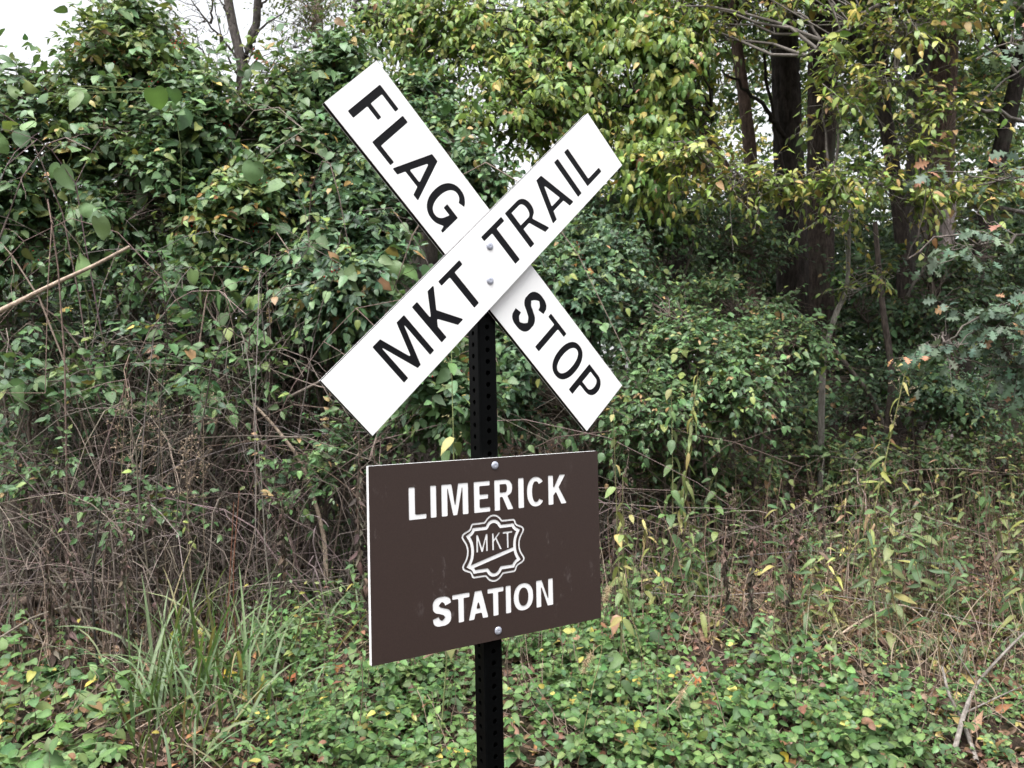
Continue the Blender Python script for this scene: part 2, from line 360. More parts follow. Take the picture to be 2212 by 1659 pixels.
def finish_plants():
    # which leaves show: coarse depth map over all leaves
    A = []
    for p in PLANTS:
        for d in p.L:
            c = d['pos'] + d['ax'] * d['size'][:, None] * .5 - np.array([0, 0, EYE])
            z = c @ np.array(_F); z = np.where(z > .3, z, 1e6)
            x = (c @ np.array(_R)) / z * 787 + 512; y = 384 - (c @ np.array(_UP)) / z * 787
            d['ok'] = (x > 0) & (x < 1023) & (y > 0) & (y < 767); d['z'] = z; d['cell'] = (np.clip(y, 0, 767) // 5).astype(int) * 210 + (np.clip(x, 0, 1023) // 5).astype(int)
    zb = np.full(160 * 210, 1e9)
    for p in PLANTS:
        for d in p.L: np.minimum.at(zb, d['cell'][d['ok']], d['z'][d['ok']])
    n_obj = 0
    for p in PLANTS:
        sc = []
        for k, d in enumerate(p.L):
            face = np.abs((d['nrm'] * nz(d['pos'] - np.array([0, 0, EYE]))).sum(1))
            v = d['ok'] & (d['z'] < zb[d['cell']] + .06)
            d['score'] = np.where(v, d['size'] / d['z'] * (.3 + face), 0)
            sc.append(d['score'])
        if not sc: 
            p.thr = 1e9; continue
        allsc = np.sort(np.concatenate(sc))[::-1]
        k = min(p.pick, (allsc > .0025).sum())
        thr = allsc[k - 1] if k > 0 else 1e9
        stuffs = {}
        for d in p.L:
            one = d['score'] >= thr if k > 0 else np.zeros(len(d['pos']), bool)
            for i in np.nonzero(one)[0]:
                o = bpy.data.objects.new('leaf', tpl_mesh(d['fm'], int(d['var'][i]), d['mat']))
                C.objects.link(o); o.parent = p.o; s = d['size'][i]; q = d['pos'][i] - p.loc
                sx, ax, nn = d['side'][i] * s, d['ax'][i] * s, d['nrm'][i] * s
                o.matrix_basis = Matrix(((sx[0], ax[0], nn[0], q[0]), (sx[1], ax[1], nn[1], q[1]), (sx[2], ax[2], nn[2], q[2]), (0, 0, 0, 1)))
                o.color = (*[float(v) for v in d['col'][i]], 1); n_obj += 1
            rest = ~one
            for v in range(len(TPL[d['fm']])):
                m = rest & (d['var'] == v)
                if not m.any(): continue
                tv, tt, ts = TPL[d['fm']][v]; n = m.sum(); s = d['size'][m][:, None, None]
                V = (d['pos'][m] - p.loc)[:, None] + s * (tv[None, :, :1] * d['side'][m][:, None] + tv[None, :, 1:2] * d['ax'][m][:, None] + tv[None, :, 2:] * d['nrm'][m][:, None])
                T_ = tt[None] + (np.arange(n) * len(tv))[:, None, None]
                K = d['col'][m][:, None] * ts[None, :, None]
                stuffs.setdefault(d['mat'].name, []).append((V.reshape(-1, 3), T_.reshape(-1, 3), K.reshape(-1, 3), d['mat']))
        for lst in stuffs.values():
            V, T_, K = merge([a[:3] for a in lst])
            o = link('foliage', build_mesh('foliage', V, T_, None, K, (lst[0][3],)), p.o); o['kind'] = 'stuff'
    for p in PLANTS:
        for part, lst in p.tubes.items():
            V, Q, K = merge(lst)
            o = link(part, build_mesh(part, V, None, Q, K, (M_WOOD,)), p.o); o['kind'] = 'stuff'
    print('single leaves', n_obj)
def sprays(p, rng, anchor, d, L, K, fm, size, pal, droop=.25, nhint=(0, -.35, 1), spread=.9, jn=.35, hang=0.0, twig=.0022, tcol=(.17, .13, .11), opposite=True, mat=None, coln=None, t0=.12):
    """anchor (N,3), d (N,3) unit, L (N,), K leaves per twig"""
    N = len(anchor)
    if N == 0: return
    t = np.linspace(t0, 1, K)
    if opposite: t = np.linspace(t0, 1, (K + 1) // 2).repeat(2)[:K]
    t = t[None] + rng.normal(0, .03, (N, K))
    dn = np.array([0, 0, -1.])
    bend = rng.normal(0, .18, (N, 3))
    pos = anchor[:, None] + d[:, None] * (L[:, None] * t)[..., None] + (dn * droop + bend)[:, None] * (L[:, None] * t ** 2)[..., None]
    T = nz(d[:, None] + 2 * (dn * droop + bend)[:, None] * t[..., None])
    S = nz(np.cross(T, np.array([0, 0, 1.]) + rng.normal(0, .15, (N, 1, 3))))
    sg = np.where(np.arange(K) % 2 == 0, 1, -1)[None, :, None]
    ax = T * .55 + S * sg * spread + rng.normal(0, .28, (N, K, 3)) + dn * hang
    ax[:, -1] = T[:, -1] + dn * hang
    nr = np.array(nhint) + rng.normal(0, jn, (N, K, 3)) + rng.normal(0, jn * .7, (N, 1, 3))
    sz = rng.uniform(size[0], size[1], (N, K)) * (1 - .25 * np.abs(t * 2 - 1)) * rng.uniform(.75, 1.15, (N, 1))
    g = np.repeat(np.arange(N), K)
    col = colours(pal, N * K, rng, g)
    keep = rng.random(N * K) > .08
    p.leaves(fm, pos.reshape(-1, 3)[keep], ax.reshape(-1, 3)[keep], nr.reshape(-1, 3)[keep], sz.ravel()[keep], col[keep], mat)
    if twig:
        tt = np.linspace(0, 1, 4)[None]
        P = anchor[:, None] + d[:, None] * (L[:, None] * tt)[..., None] + (dn * droop + bend)[:, None] * (L[:, None] * tt ** 2)[..., None]
        p.tube('twig', P, np.broadcast_to(np.linspace(twig, twig * .35, 4), (N, 4)), 3, tcol)
def connect(p, rng, nodes, anchor, r0=.006, r1=.0025, col=(.15, .12, .10), sag=.15, frac=1.0, part='branch', reach=9.):
    if frac < 1: anchor = anchor[rng.random(len(anchor)) < frac]
    if not len(anchor): return
    D = np.linalg.norm(anchor[:, None] - nodes[None], axis=2) + rng.uniform(0, .25, (len(anchor), len(nodes)))
    D += np.maximum(0, nodes[None, :, 2] - anchor[:, None, 2]) * 1.5
    near = D.min(1) < reach; anchor = anchor[near]; D = D[near]
    if not len(anchor): return
    a = nodes[D.argmin(1)]; mid = (a + anchor) / 2 + rng.normal(0, .12, anchor.shape) * np.linalg.norm(anchor - a, axis=1, keepdims=True) + np.array([0, 0, sag]) * np.linalg.norm(anchor - a, axis=1, keepdims=True)
    t = np.linspace(0, 1, 6)[None, :, None]
    P = (1 - t) ** 2 * a[:, None] + 2 * t * (1 - t) * mid[:, None] + t ** 2 * anchor[:, None]
    P[:, 1:-1] += rng.normal(0, .012, P[:, 1:-1].shape)
    p.tube(part, P, np.broadcast_to(np.linspace(r0, r1, 6), P.shape[:2]), 4, col)
    return P[:, 2:].reshape(-1, 3)
def noise_keep(pts, scale, thr, off):
    return np.array([noise.noise(Vector((float(a * scale + off), float(b * scale), float(c * scale)))) > thr for a, b, c in pts], bool)
def ell(px, py, Y, hw, hh, depth=None):
    c = at(px, py, Y); k = Y / FPX
    return c, np.array([hw * k, depth if depth is not None else max(.45, hw * k * .8), hh * k])
def fill(rng, e, n, shell=.35, front=.7, nscale=1.6, thr=-.12):
    """n points in ellipsoid e, towards its skin, mostly on its open side, in clumps"""
    c, r = e; out_ = []
    tot = 0; off = float(rng.uniform(0, 99))
    while tot < n:
        v = nz(rng.normal(size=(n, 3))); v[:, 1] = np.where(rng.random(n) < front, -np.abs(v[:, 1]), v[:, 1])
        rad = np.where(rng.random(n) < .75, rng.uniform(1 - shell, 1.03, n), rng.uniform(.2, 1, n))
        q = c + v * rad[:, None] * r
        k = noise_keep(q, nscale, thr, off); q = q[k]; out_.append(np.hstack([q, v[k]])); tot += len(q)
        if not len(q): thr -= .1
    a = np.concatenate(out_)[:n]
    return a[:, :3], a[:, 3:]
def stems_from(p, rng, base, tips, r0, r1, col, name='stem', bow=.25, n=12):
    nodes = []
    for tp in tips:
        b = base + np.array([rng.normal(0, .12), rng.normal(0, .12), 0]); b[2] = float(gz(b[0], b[1])) - .05
        m = (b * .55 + tp * .45) + np.array([0, 0, bow]) * np.linalg.norm(tp - b) + rng.normal(0, .08, 3)
        q = curve3([b, (b + m) / 2 + rng.normal(0, .05, 3), m, (m + tp) / 2 + rng.normal(0, .06, 3), tp], n)
        p.stem(name, q, np.linspace(r0, r1, n), 6, np.array(col) * rng.uniform(.8, 1.2))
        nodes.append(q)
    return np.concatenate(nodes)
def bush(name, label, seed, ells, n, fm='ovate', size=(.055, .105), pal='bush', K=10, L=(.2, .42), base=None, group='honeysuckle bushes of the left hedge', cat='bush', nstem=6,
         pick=160, berries=0, up=.45, droop=.3, hang=.25, front=.7, stemcol=(.12, .095, .08), thr=-.02, shell=.4, nhint=(0, -.55, .85), mat=None, twig=.0022, jn=.38, opposite=True, mix=.16, nscale=2.0):
    rng = np.random.default_rng(seed)
    c0 = ells[0][0]
    if base is None: base = np.array([c0[0] + rng.normal(0, .15), c0[1] + .35, 0])
    base = np.array(base, float); base[2] = float(gz(base[0], base[1]))
    p = Plant(name, label, cat, base, group, mat, pick)
    vol = np.array([np.prod(e[1]) ** .67 for e in ells]); cnt = (n * vol / vol.sum()).astype(int)
    AN, VV = [], []
    for e, k in zip(ells, cnt):
        a, v = fill(rng, e, max(k, 3), shell, front, nscale, thr); AN.append(a); VV.append(v)
    AN = np.concatenate(AN); VV = np.concatenate(VV)
    ok = AN[:, 2] > gz(AN[:, 0], AN[:, 1]) + .05; AN, VV = AN[ok], VV[ok]
    tips = AN[rng.choice(len(AN), nstem, replace=False)]
    nodes = stems_from(p, rng, base, tips, .016, .005, stemcol)
    nodes = nodes[len(nodes) // (nstem * 12) * 0:]
    d = nz(VV * .8 + np.array([0, -.15, up]) + rng.normal(0, .4, AN.shape)); LL = rng.uniform(*L, len(AN))
    a0 = AN - d * LL[:, None] * .5
    ex_ = rng.random(len(a0)) < mix
    connect(p, rng, nodes, a0, .0055, .0024, stemcol, .15, .8)
    sprays(p, rng, a0[~ex_], d[~ex_], LL[~ex_], K, fm, size, pal, droop, nhint, .9, jn, hang, twig, (.16, .12, .10), opposite)
    if ex_.any(): sprays(p, rng, a0[ex_], d[ex_], LL[ex_] * 1.2, max(5, K - 3), 'broad', (size[0] * 1.25, size[1] * 1.35), 'light', droop, nhint, .9, jn, hang + .2, twig, (.16, .12, .10), False)
    if berries:
        berries *= 2; k = rng.choice(len(AN), berries); bp = (a0[k] + d[k] * LL[k][:, None] * .6)[:, None] + rng.normal(0, .028, (berries, 8, 3)); bp = bp.reshape(-1, 3)
        th = np.array([(0, 0, 1), (.9, 0, .3), (0, .9, .3), (-.9, 0, .3), (0, -.9, .3), (.6, .6, -.5), (-.6, .6, -.5), (-.6, -.6, -.5), (.6, -.6, -.5), (0, 0, -1)])
        from itertools import combinations
        f = [(0, 1, 2), (0, 2, 3), (0, 3, 4), (0, 4, 1), (1, 5, 2), (2, 6, 3), (3, 7, 4), (4, 8, 1), (1, 8, 5), (2, 5, 6), (3, 6, 7), (4, 7, 8), (9, 6, 5), (9, 7, 6), (9, 8, 7), (9, 5, 8)]
        V = (bp - p.loc)[:, None] + th[None] * rng.uniform(.0045, .0065, (len(bp), 1, 1)); T_ = np.array(f)[None] + (np.arange(len(bp)) * 10)[:, None, None]
        o = link('berry', build_mesh('berry', V.reshape(-1, 3), T_.reshape(-1, 3), None, None, (M_BERRY,)), p.o); o['kind'] = 'stuff'
    return p
# ================================================================== GROUND
def ground():
    def axis(a, b, fine, coarse, g=1.16):
        v = list(np.arange(a, b + 1e-6, fine)); s = fine
        while v[-1] < coarse: s *= g; v.append(v[-1] + s)
        w_ = []; s = fine; x = a
        while x > -coarse: s *= g; x -= s; w_.append(x)
        return np.array(w_[::-1] + v)
    X = axis(-7, 8, .09, 150); Y = axis(1, 13, .09, 220)
    XX, YY = np.meshgrid(X, Y); Z = gz(XX, YY)
    r = np.random.default_rng(5); near = (YY < 14) & (YY > 1); Z = Z + np.where(near, r.normal(0, .008, Z.shape), 0)
    V = np.stack([XX, YY, Z], -1).reshape(-1, 3); nx, ny = len(X), len(Y)
    i = (np.arange(ny - 1)[:, None] * nx + np.arange(nx - 1)[None]).ravel()
    Q = np.stack([i, i + 1, i + nx + 1, i + nx], 1)
    tag(link('ground', build_mesh('ground', V, None, Q, None, (M_SOIL,))), kind='structure')
ground()
# ================================================================== THE SIGN
TH = 0.57727; ZS = EYE + 0.2638; SX, SY = -0.05202, 1.78517
S_POST = 0.0465; T_B = 0.0132; T_P = 0.0132
zg = float(gz(SX, SY))
sign = bpy.data.objects.new('station_sign', None); C.objects.link(sign); sign.location = (SX, SY, zg); sign.rotation_euler = (0, 0, TH)
tag(sign, 'black perforated post with white FLAG STOP crossbuck above brown LIMERICK STATION panel', 'sign')
def fill2d(loops, depth):
    """even-odd filled slab of thickness depth, z 0..depth"""
    cu = bpy.data.curves.new('tmp', 'CURVE'); cu.dimensions = '2D'; cu.fill_mode = 'BOTH'; cu.extrude = depth / 2
    for lp in loops:
        sp = cu.splines.new('POLY'); sp.points.add(len(lp) - 1); sp.use_cyclic_u = True
        for q, (a, b) in zip(sp.points, lp): q.co = (a, b, 0, 1)
    o = bpy.data.objects.new('tmp', cu); C.objects.link(o)
    dg = bpy.context.evaluated_depsgraph_get(); me = o.evaluated_get(dg).to_mesh()
    V = np.array([tuple(v.co) for v in me.vertices]); V[:, 2] += depth / 2
    F = [tuple(p.vertices) for p in me.polygons]
    o.evaluated_get(dg).to_mesh_clear(); bpy.data.objects.remove(o); bpy.data.curves.remove(cu)
    return V, F
def fillet(P, r, n=3):
    P = [np.array(p, float) for p in P]; out_ = []
    for i, p in enumerate(P):
        a, b = P[i - 1] - p, P[(i + 1) % len(P)] - p; la, lb = np.linalg.norm(a), np.linalg.norm(b)
        cs = np.clip((a @ b) / (la * lb), -1, 1)
        if cs < -.96: out_.append(p); continue
        d = min(r / max(math.tan(math.acos(cs) / 2), .3), la * .42, lb * .42); pa, pb = p + a / la * d, p + b / lb * d
        for t in np.linspace(0, 1, n + 1): out_.append((1 - t) ** 2 * pa + 2 * t * (1 - t) * p + t * t * pb)
    return [tuple(q) for q in out_]
def arc(cx, cy, rx, ry, a0, a1, n=18, pw=2.0):
    o_ = []
    for t in np.radians(np.linspace(a0, a1, n)):
        c, s = math.cos(t), math.sin(t); o_.append((cx + rx * math.copysign(abs(c) ** (2 / pw), c), cy + ry * math.copysign(abs(s) ** (2 / pw), s)))
    return o_
def glyph(ch, x0, x1, y0, y1, s, h, R=.1):
    """outline loops of a routed capital letter"""
    H = y1 - y0; W = x1 - x0; xc = (x0 + x1) / 2; ym = (y0 + y1) / 2
    f = lambda P: fillet(P, R)
    if ch == 'I': return [f([(x0, y0), (x1, y0), (x1, y1), (x0, y1)])]
    if ch == 'L': return [f([(x0, y0), (x1, y0), (x1, y0 + h), (x0 + s, y0 + h), (x0 + s, y1), (x0, y1)])]
    if ch == 'F':
        b = ym - .05 * H / 3.8
        return [f([(x0, y0), (x0 + s, y0), (x0 + s, b - h / 2), (x1 - .16 * W, b - h / 2), (x1 - .16 * W, b + h / 2), (x0 + s, b + h / 2), (x0 + s, y1 - h), (x1, y1 - h), (x1, y1), (x0, y1)])]
    if ch == 'E':
        return [f([(x0, y0), (x1, y0), (x1, y0 + h), (x0 + s, y0 + h), (x0 + s, ym - h / 2), (x1 - .12 * W, ym - h / 2), (x1 - .12 * W, ym + h / 2), (x0 + s, ym + h / 2), (x0 + s, y1 - h), (x1, y1 - h), (x1, y1), (x0, y1)])]
    if ch == 'T': return [f([(x0, y1 - h), (xc - s / 2, y1 - h), (xc - s / 2, y0), (xc + s / 2, y0), (xc + s / 2, y1 - h), (x1, y1 - h), (x1, y1), (x0, y1)])]
    if ch == 'A':
        ap = s * .62; k = (xc - ap - x0) / H; fs = s * 1.02; yi = y0 + (xc - x0 - fs) / k; b0, b1 = y0 + .2 * H, y0 + .2 * H + h
        X = lambda y: x0 + fs + k * (y - y0)
        return [f([(x0, y0), (x0 + fs, y0), (X(b0), b0), (2 * xc - X(b0), b0), (x1 - fs, y0), (x1, y0), (xc + ap, y1), (xc - ap, y1)]), f([(X(b1), b1), (2 * xc - X(b1), b1), (xc, yi - .02 * H)])]
    if ch == 'M':
        d, v = s * 1.72, s * .36; k = (xc - x0 - d) / (H - .27 * H); ya = min(y0 + (xc - v - x0 - s) / k, y1 - .08 * H)
        return [f([(x0, y0), (x0 + s, y0), (x0 + s, ya), (xc - v, y0), (xc + v, y0), (x1 - s, ya), (x1 - s, y0), (x1, y0), (x1, y1), (x1 - d, y1), (xc, y0 + .27 * H), (x0 + d, y1), (x0, y1)])]
    if ch == 'N':
        d = s * 1.15; k = (x1 - d - x0 - s) / H
        return [f([(x0, y0), (x0 + s, y0), (x0 + s, y1 - .22 * H), (x1 - d, y0), (x1, y0), (x1, y1), (x1 - s, y1), (x1 - s, y0 + .22 * H), (x0 + d, y1), (x0, y1)])]
    if ch == 'K':
        a = W / 2.9
        return [f([(x0, y0), (x0 + s, y0), (x0 + s, y0 + .3 * H), (x0 + s + .40 * a, y0 + .43 * H), (x1 - s * 1.12, y0), (x1, y0), (x0 + s + .86 * a, y0 + .575 * H), (x1 - .14 * a, y1), (x1 - .14 * a - s * 1.2, y1), (x0 + s, y0 + .535 * H), (x0 + s, y1), (x0, y1)])]
    if ch == 'O':
        return [arc(xc, ym, W / 2, H / 2, 0, 351, 40, 2.25), arc(xc, ym, W / 2 - s, H / 2 - h, 0, 351, 40, 2.2)]
    if ch == 'C':
        o_ = arc(xc, ym, W / 2, H / 2, 38, 322, 34, 2.2); i_ = arc(xc, ym, W / 2 - s, H / 2 - h, 318, 42, 34, 2.2)
        return [fillet(o_ + i_, R * .7)]
    if ch == 'G':
        o_ = arc(xc, ym, W / 2, H / 2, 36, 300, 34, 2.2); i_ = arc(xc, ym, W / 2 - s, H / 2 - h, 318, 42, 30, 2.2)
        return [fillet(o_ + [(x1 - .55 * s, y0 + .12 * H), (x1 - .36 * s, y0), (x1, y0), (x1, ym + .02 * H), (xc + .02 * W, ym + .02 * H), (xc + .02 * W, ym + .02 * H - h), (x1 - s, ym + .02 * H - h)] + i_, R * .7)]
    if ch == 'S':
        u = [(.97, .76), (.86, .92), (.5, 1.0), (.15, .91), (.03, .735), (.18, .59), (.5, .51), (.82, .42), (.97, .255), (.84, .08), (.48, 0), (.13, .08), (.02, .26)]
        cpts = np.array([(x0 + s / 2 + a * (W - s), y0 + h / 2 + b * (H - h)) for a, b in u]); q = curve3(np.c_[cpts, np.zeros(len(cpts))], 46)[:, :2]
        T = nz(np.gradient(q, axis=0)); Nn = np.stack([-T[:, 1], T[:, 0]], 1); hw = (s * np.abs(Nn[:, :1]) + h * np.abs(Nn[:, 1:])) / 2 * .98
        return [fillet([tuple(a) for a in q + Nn * hw] + [tuple(a) for a in (q - Nn * hw)[::-1]], R * .7)]
    if ch in 'PR':
        b0 = y0 + (.36 if ch == 'P' else .43) * H; rr = (y1 - b0) / 2; cx = max(x0 + s + .05, (x1 - (.02 if ch == 'P' else .05 * W)) - rr * .95); xr = x1 if ch == 'P' else x1 - .05 * W
        oa = arc(cx, (b0 + y1) / 2, xr - cx, rr, -90, 90, 16, 2.15); ia = arc(cx, (b0 + y1) / 2, xr - cx - s, rr - h, 90, -90, 12, 2.1)
        hole = fillet([(x0 + s, y1 - h)] + ia + [(x0 + s, b0 + h)], R * .5)
        if ch == 'P': return [fillet([(x0, y0), (x0 + s, y0), (x0 + s, b0)] + oa + [(x0, y1)], R), hole]
        jx = x1 - s * 1.02 - .17 * W
        return [fillet([(x0, y0), (x0 + s, y0), (x0 + s, b0), (jx - .12 * W, b0), (x1 - s * 1.08, y0), (x1, y0), (xr - .26 * W, b0 + .02 * H)] + oa[4:] + [(x0, y1)], R), hole]
def slab(name, loops_list, mp, parent, mat, w0, w1):
    """slab of filled loops (inches) between depths w0<w1 (m, outward), mapped by mp"""
    V, F = fill2d([[(a * IN, b * IN) for a, b in lp] for lp in loops_list], w1 - w0)
    V[:, 2] += w0
    me = bpy.data.meshes.new(name); me.from_pydata([mp(*v) for v in V], [], F); me.materials.append(mat); me.update()
    return link(name, me, parent)
def joined(name, pieces, mp, parent):
    """one mesh from (loops, w0, w1, material) layers"""
    V, F, MI, mats, o_ = [], [], [], [], 0
    for lps, w0, w1, m in pieces:
        v, f = fill2d([[(a * IN, b * IN) for a, b in lp] for lp in lps], w1 - w0); v[:, 2] += w0
        V += [mp(*q) for q in v]; F += [tuple(k + o_ for k in q) for q in f]; o_ += len(v)
        if m not in mats: mats.append(m)
        MI += [mats.index(m)] * len(f)
    me = bpy.data.meshes.new(name); me.from_pydata(V, [], F)
    for m in mats: me.materials.append(m)
    me.polygons.foreach_set('material_index', MI); me.update()
    return link(name, me, parent)
hz_ = ZS - zg
def mapper(ox, oz, al):
    c, s = math.cos(al), math.sin(al)
    return lambda u, v, w_: (ox + u * c - v * s, -w_, hz_ + oz + u * s + v * c)
def rect(L, W): return [(-L / 2, -W / 2), (L / 2, -W / 2), (L / 2, W / 2), (-L / 2, W / 2)]
SK = .0017
def crossboard(label, L, W, al, ox, oz, w0, text):
    mp = mapper(ox, oz, al); loops = []
    for ch, a, b, y0, y1, s, h in text: loops.append((ch, glyph(ch, a, b, y0, y1, s, h)))
    r_ = rect(L, W); r1 = rect(L - .02, W - .02)
    bd = joined('crossbuck_board', [([r_], w0, w0 + SK * .8, M_WHITE), ([r1], w0 + SK * .8 + .00005, w0 + T_B - SK, M_BLACK), ([r_] + [l for _, g in loops for l in g], w0 + T_B - SK + .00005, w0 + T_B, M_WHITE)], mp, sign)
    bd['label'] = label
    for ch, g in loops:
        slab('letter', g, mp, bd, M_BLACK, w0 + T_B - SK + .0001, w0 + T_B - SK + .0007)
    return bd
s_, h_ = .66, .45
crossboard('white board lettered FLAG STOP in black', 36.11, 6.09, -.8114, .00186, .04132, .0002, [
    ('F', -16.52, -14.18, -1.9, 1.92, s_, .42), ('L', -13.6, -11.33, -1.92, 1.85, s_, h_), ('A', -11.06, -7.8, -1.95, 1.85, .6, .42), ('G', -7.55, -4.5, -2.0, 1.95, s_, .5),
    ('S', 4.72, 7.15, -1.98, 1.92, .6, .5), ('T', 7.6, 10.1, -1.82, 1.62, .6, .45), ('O', 10.58, 13.25, -2.0, 1.95, .62, .5), ('P', 13.86, 16.4, -1.82, 1.6, .62, .42)])
crossboard('white board lettered MKT TRAIL in black', 36.12, 5.923, .75946, -.00616, .03806, .0002 + T_B + .0004, [
    ('M', -13.22, -9.4, -1.9, 1.98, .54, .5), ('K', -8.44, -5.52, -1.9, 1.97, .66, .5), ('T', -5.15, -2.34, -1.92, 1.9, .66, .47),
    ('T', .68, 3.55, -1.93, 1.94, .66, .47), ('R', 4.04, 6.97, -1.93, 1.92, .6, .42), ('A', 7.52, 10.83, -1.92, 1.98, .6, .42), ('I', 11.56, 12.16, -1.93, 1.97, .6, .5), ('L', 13.16, 15.53, -1.9, 1.97, .6, .47)])
# brown panel with routed white lettering and the shield emblem
mpP = mapper(.00089, -.591, 0)
PL = []
for ch, a, b in (('L', -8.08, -6.5), ('I', -6.12, -5.58), ('M', -5.1, -2.55), ('E', -2.0, -.4), ('R', .04, 1.98), ('I', 2.5, 3.09), ('C', 3.42, 5.36), ('K', 5.73, 7.78)):
    PL.append((ch, glyph(ch, a, b, 3.24, 5.87, .56, .40, .09)))
for ch, a, b in (('S', -6.12, -4.36), ('T', -4.27, -2.61), ('A', -2.73, -.8), ('T', -.85, .77), ('I', .98, 1.52), ('O', 1.8, 3.86), ('N', 4.19, 6.02)):
    PL.append((ch, glyph(ch, a, b, -5.70, -3.33, .53, .40, .09)))
ecx, ecy = -.12, .08
def quad_sym(q):
    """first-quadrant outline from top centre to right middle -> whole loop, clockwise"""
    r = q + [(x, -y) for x, y in q[::-1][1:]] + [(-x, -y) for x, y in q[1:]] + [(-x, y) for x, y in q[::-1][1:-1]]
    return [(ecx + x, ecy + y) for x, y in r]
def offs(P, d):
    P = np.array(P); n = len(P); out_ = []
    for i in range(n):
        a, b = nz(P[i] - P[i - 1]), nz(P[(i + 1) % n] - P[i]); m = nz(np.array([-(a + b)[1], (a + b)[0]]))
        k = max(.5, m @ np.array([-a[1], a[0]])); out_.append(tuple(P[i] + m * d / k))
    return out_
oq = [(0, 2.8), (.22, 2.77), (.43, 2.68), (.62, 2.53), (.76, 2.36), (.88, 2.25), (1.5, 2.24), (2.02, 2.24), (2.14, 2.18), (2.2, 2.02), (2.27, 1.85), (2.4, 1.73), (2.6, 1.65), (2.85, 1.55), (3.02, 1.42), (3.08, 1.25), (3.0, 1.06), (2.85, .86), (2.7, .6), (2.6, .3), (2.57, 0)]
iq = [(0, 2.3), (.2, 2.27), (.38, 2.18), (.52, 2.05), (.62, 1.88), (.72, 1.78), (1.3, 1.78), (1.96, 1.78), (2.06, 1.58), (2.22, 1.42), (2.53, 1.26), (2.35, .98), (2.2, .65), (2.13, .3), (2.11, 0)]
OC, IC = quad_sym(oq), quad_sym(iq)
o_out, o_in = offs(OC, .085), offs(OC, -.085); i_out, i_in = offs(IC, .15), offs(IC, -.15)
if np.ptp(np.array(o_out)[:, 0]) < np.ptp(np.array(o_in)[:, 0]): o_out, o_in = o_in, o_out
if np.ptp(np.array(i_out)[:, 0]) < np.ptp(np.array(i_in)[:, 0]): i_out, i_in = i_in, i_out
def halfplane(P, p0, n):
    out_ = []; m = len(P)
    for i in range(m):
        a, b = np.array(P[i]), np.array(P[(i + 1) % m]); da, db = (a - p0) @ n, (b - p0) @ n
        if da >= 0: out_.append(tuple(a))
        if da * db < 0: out_.append(tuple(a + (b - a) * da / (da - db)))
    return out_
bar_d = nz(np.array([4.2, 1.02])); bar_n = np.array([-bar_d[1], bar_d[0]]); bar_c = np.array([-.16, -.72])
upper = halfplane(i_in, bar_c + bar_n * .17, bar_n); lower = halfplane(i_in, bar_c - bar_n * .17, -bar_n)
EM = [o_out, o_in], [i_out, upper, lower]
thin = [('M', -1.86, -.76, -.1, 1.36, .17, .17), ('K', -.28, .66, -.1, 1.36, .17, .17), ('T', .8, 1.8, -.08, 1.36, .17, .17)]
TH_ = [(ch, glyph(ch, *a)) for ch, *a in thin]
TH_[1] = ('K', [fillet([(-.28, -.1), (-.11, -.1), (-.11, .6), (.06, .8), (.5, -.1), (.69, -.1), (.18, .93), (.58, 1.36), (.37, 1.36), (-.11, .83), (-.11, 1.36), (-.28, 1.36)], .03)])
TH_[0] = ('M', [fillet([(-1.86, -.1), (-1.69, -.1), (-1.69, .92), (-1.37, -.1), (-1.22, -.1), (-.9, .92), (-.9, -.1), (-.73, -.1), (-.73, 1.36), (-.91, 1.36), (-1.295, .22), (-1.68, 1.36), (-1.86, 1.36)], .03)])
Wp, Hp = 22.96, 15.58
pr, pr1 = rect(Wp, Hp), rect(Wp - .02, Hp - .02)
allp = [l for _, g in PL + TH_ for l in g] + EM[0] + EM[1]
panel = joined('name_panel', [([pr1], .0002, T_P - SK, M_WHITE), ([pr] + allp, T_P - SK + .00005, T_P, M_PANEL)], mpP, sign)
panel['label'] = 'brown panel routed LIMERICK STATION with shield emblem between the words'
for ch, g in PL + TH_: slab('letter', g, mpP, panel, M_WHITE, T_P - SK + .0001, T_P - SK + .0007)
slab('emblem_outline', EM[0], mpP, panel, M_WHITE, T_P - SK + .0001, T_P - SK + .0007)
slab('emblem_shield', EM[1], mpP, panel, M_WHITE, T_P - SK + .0001, T_P - SK + .0007)
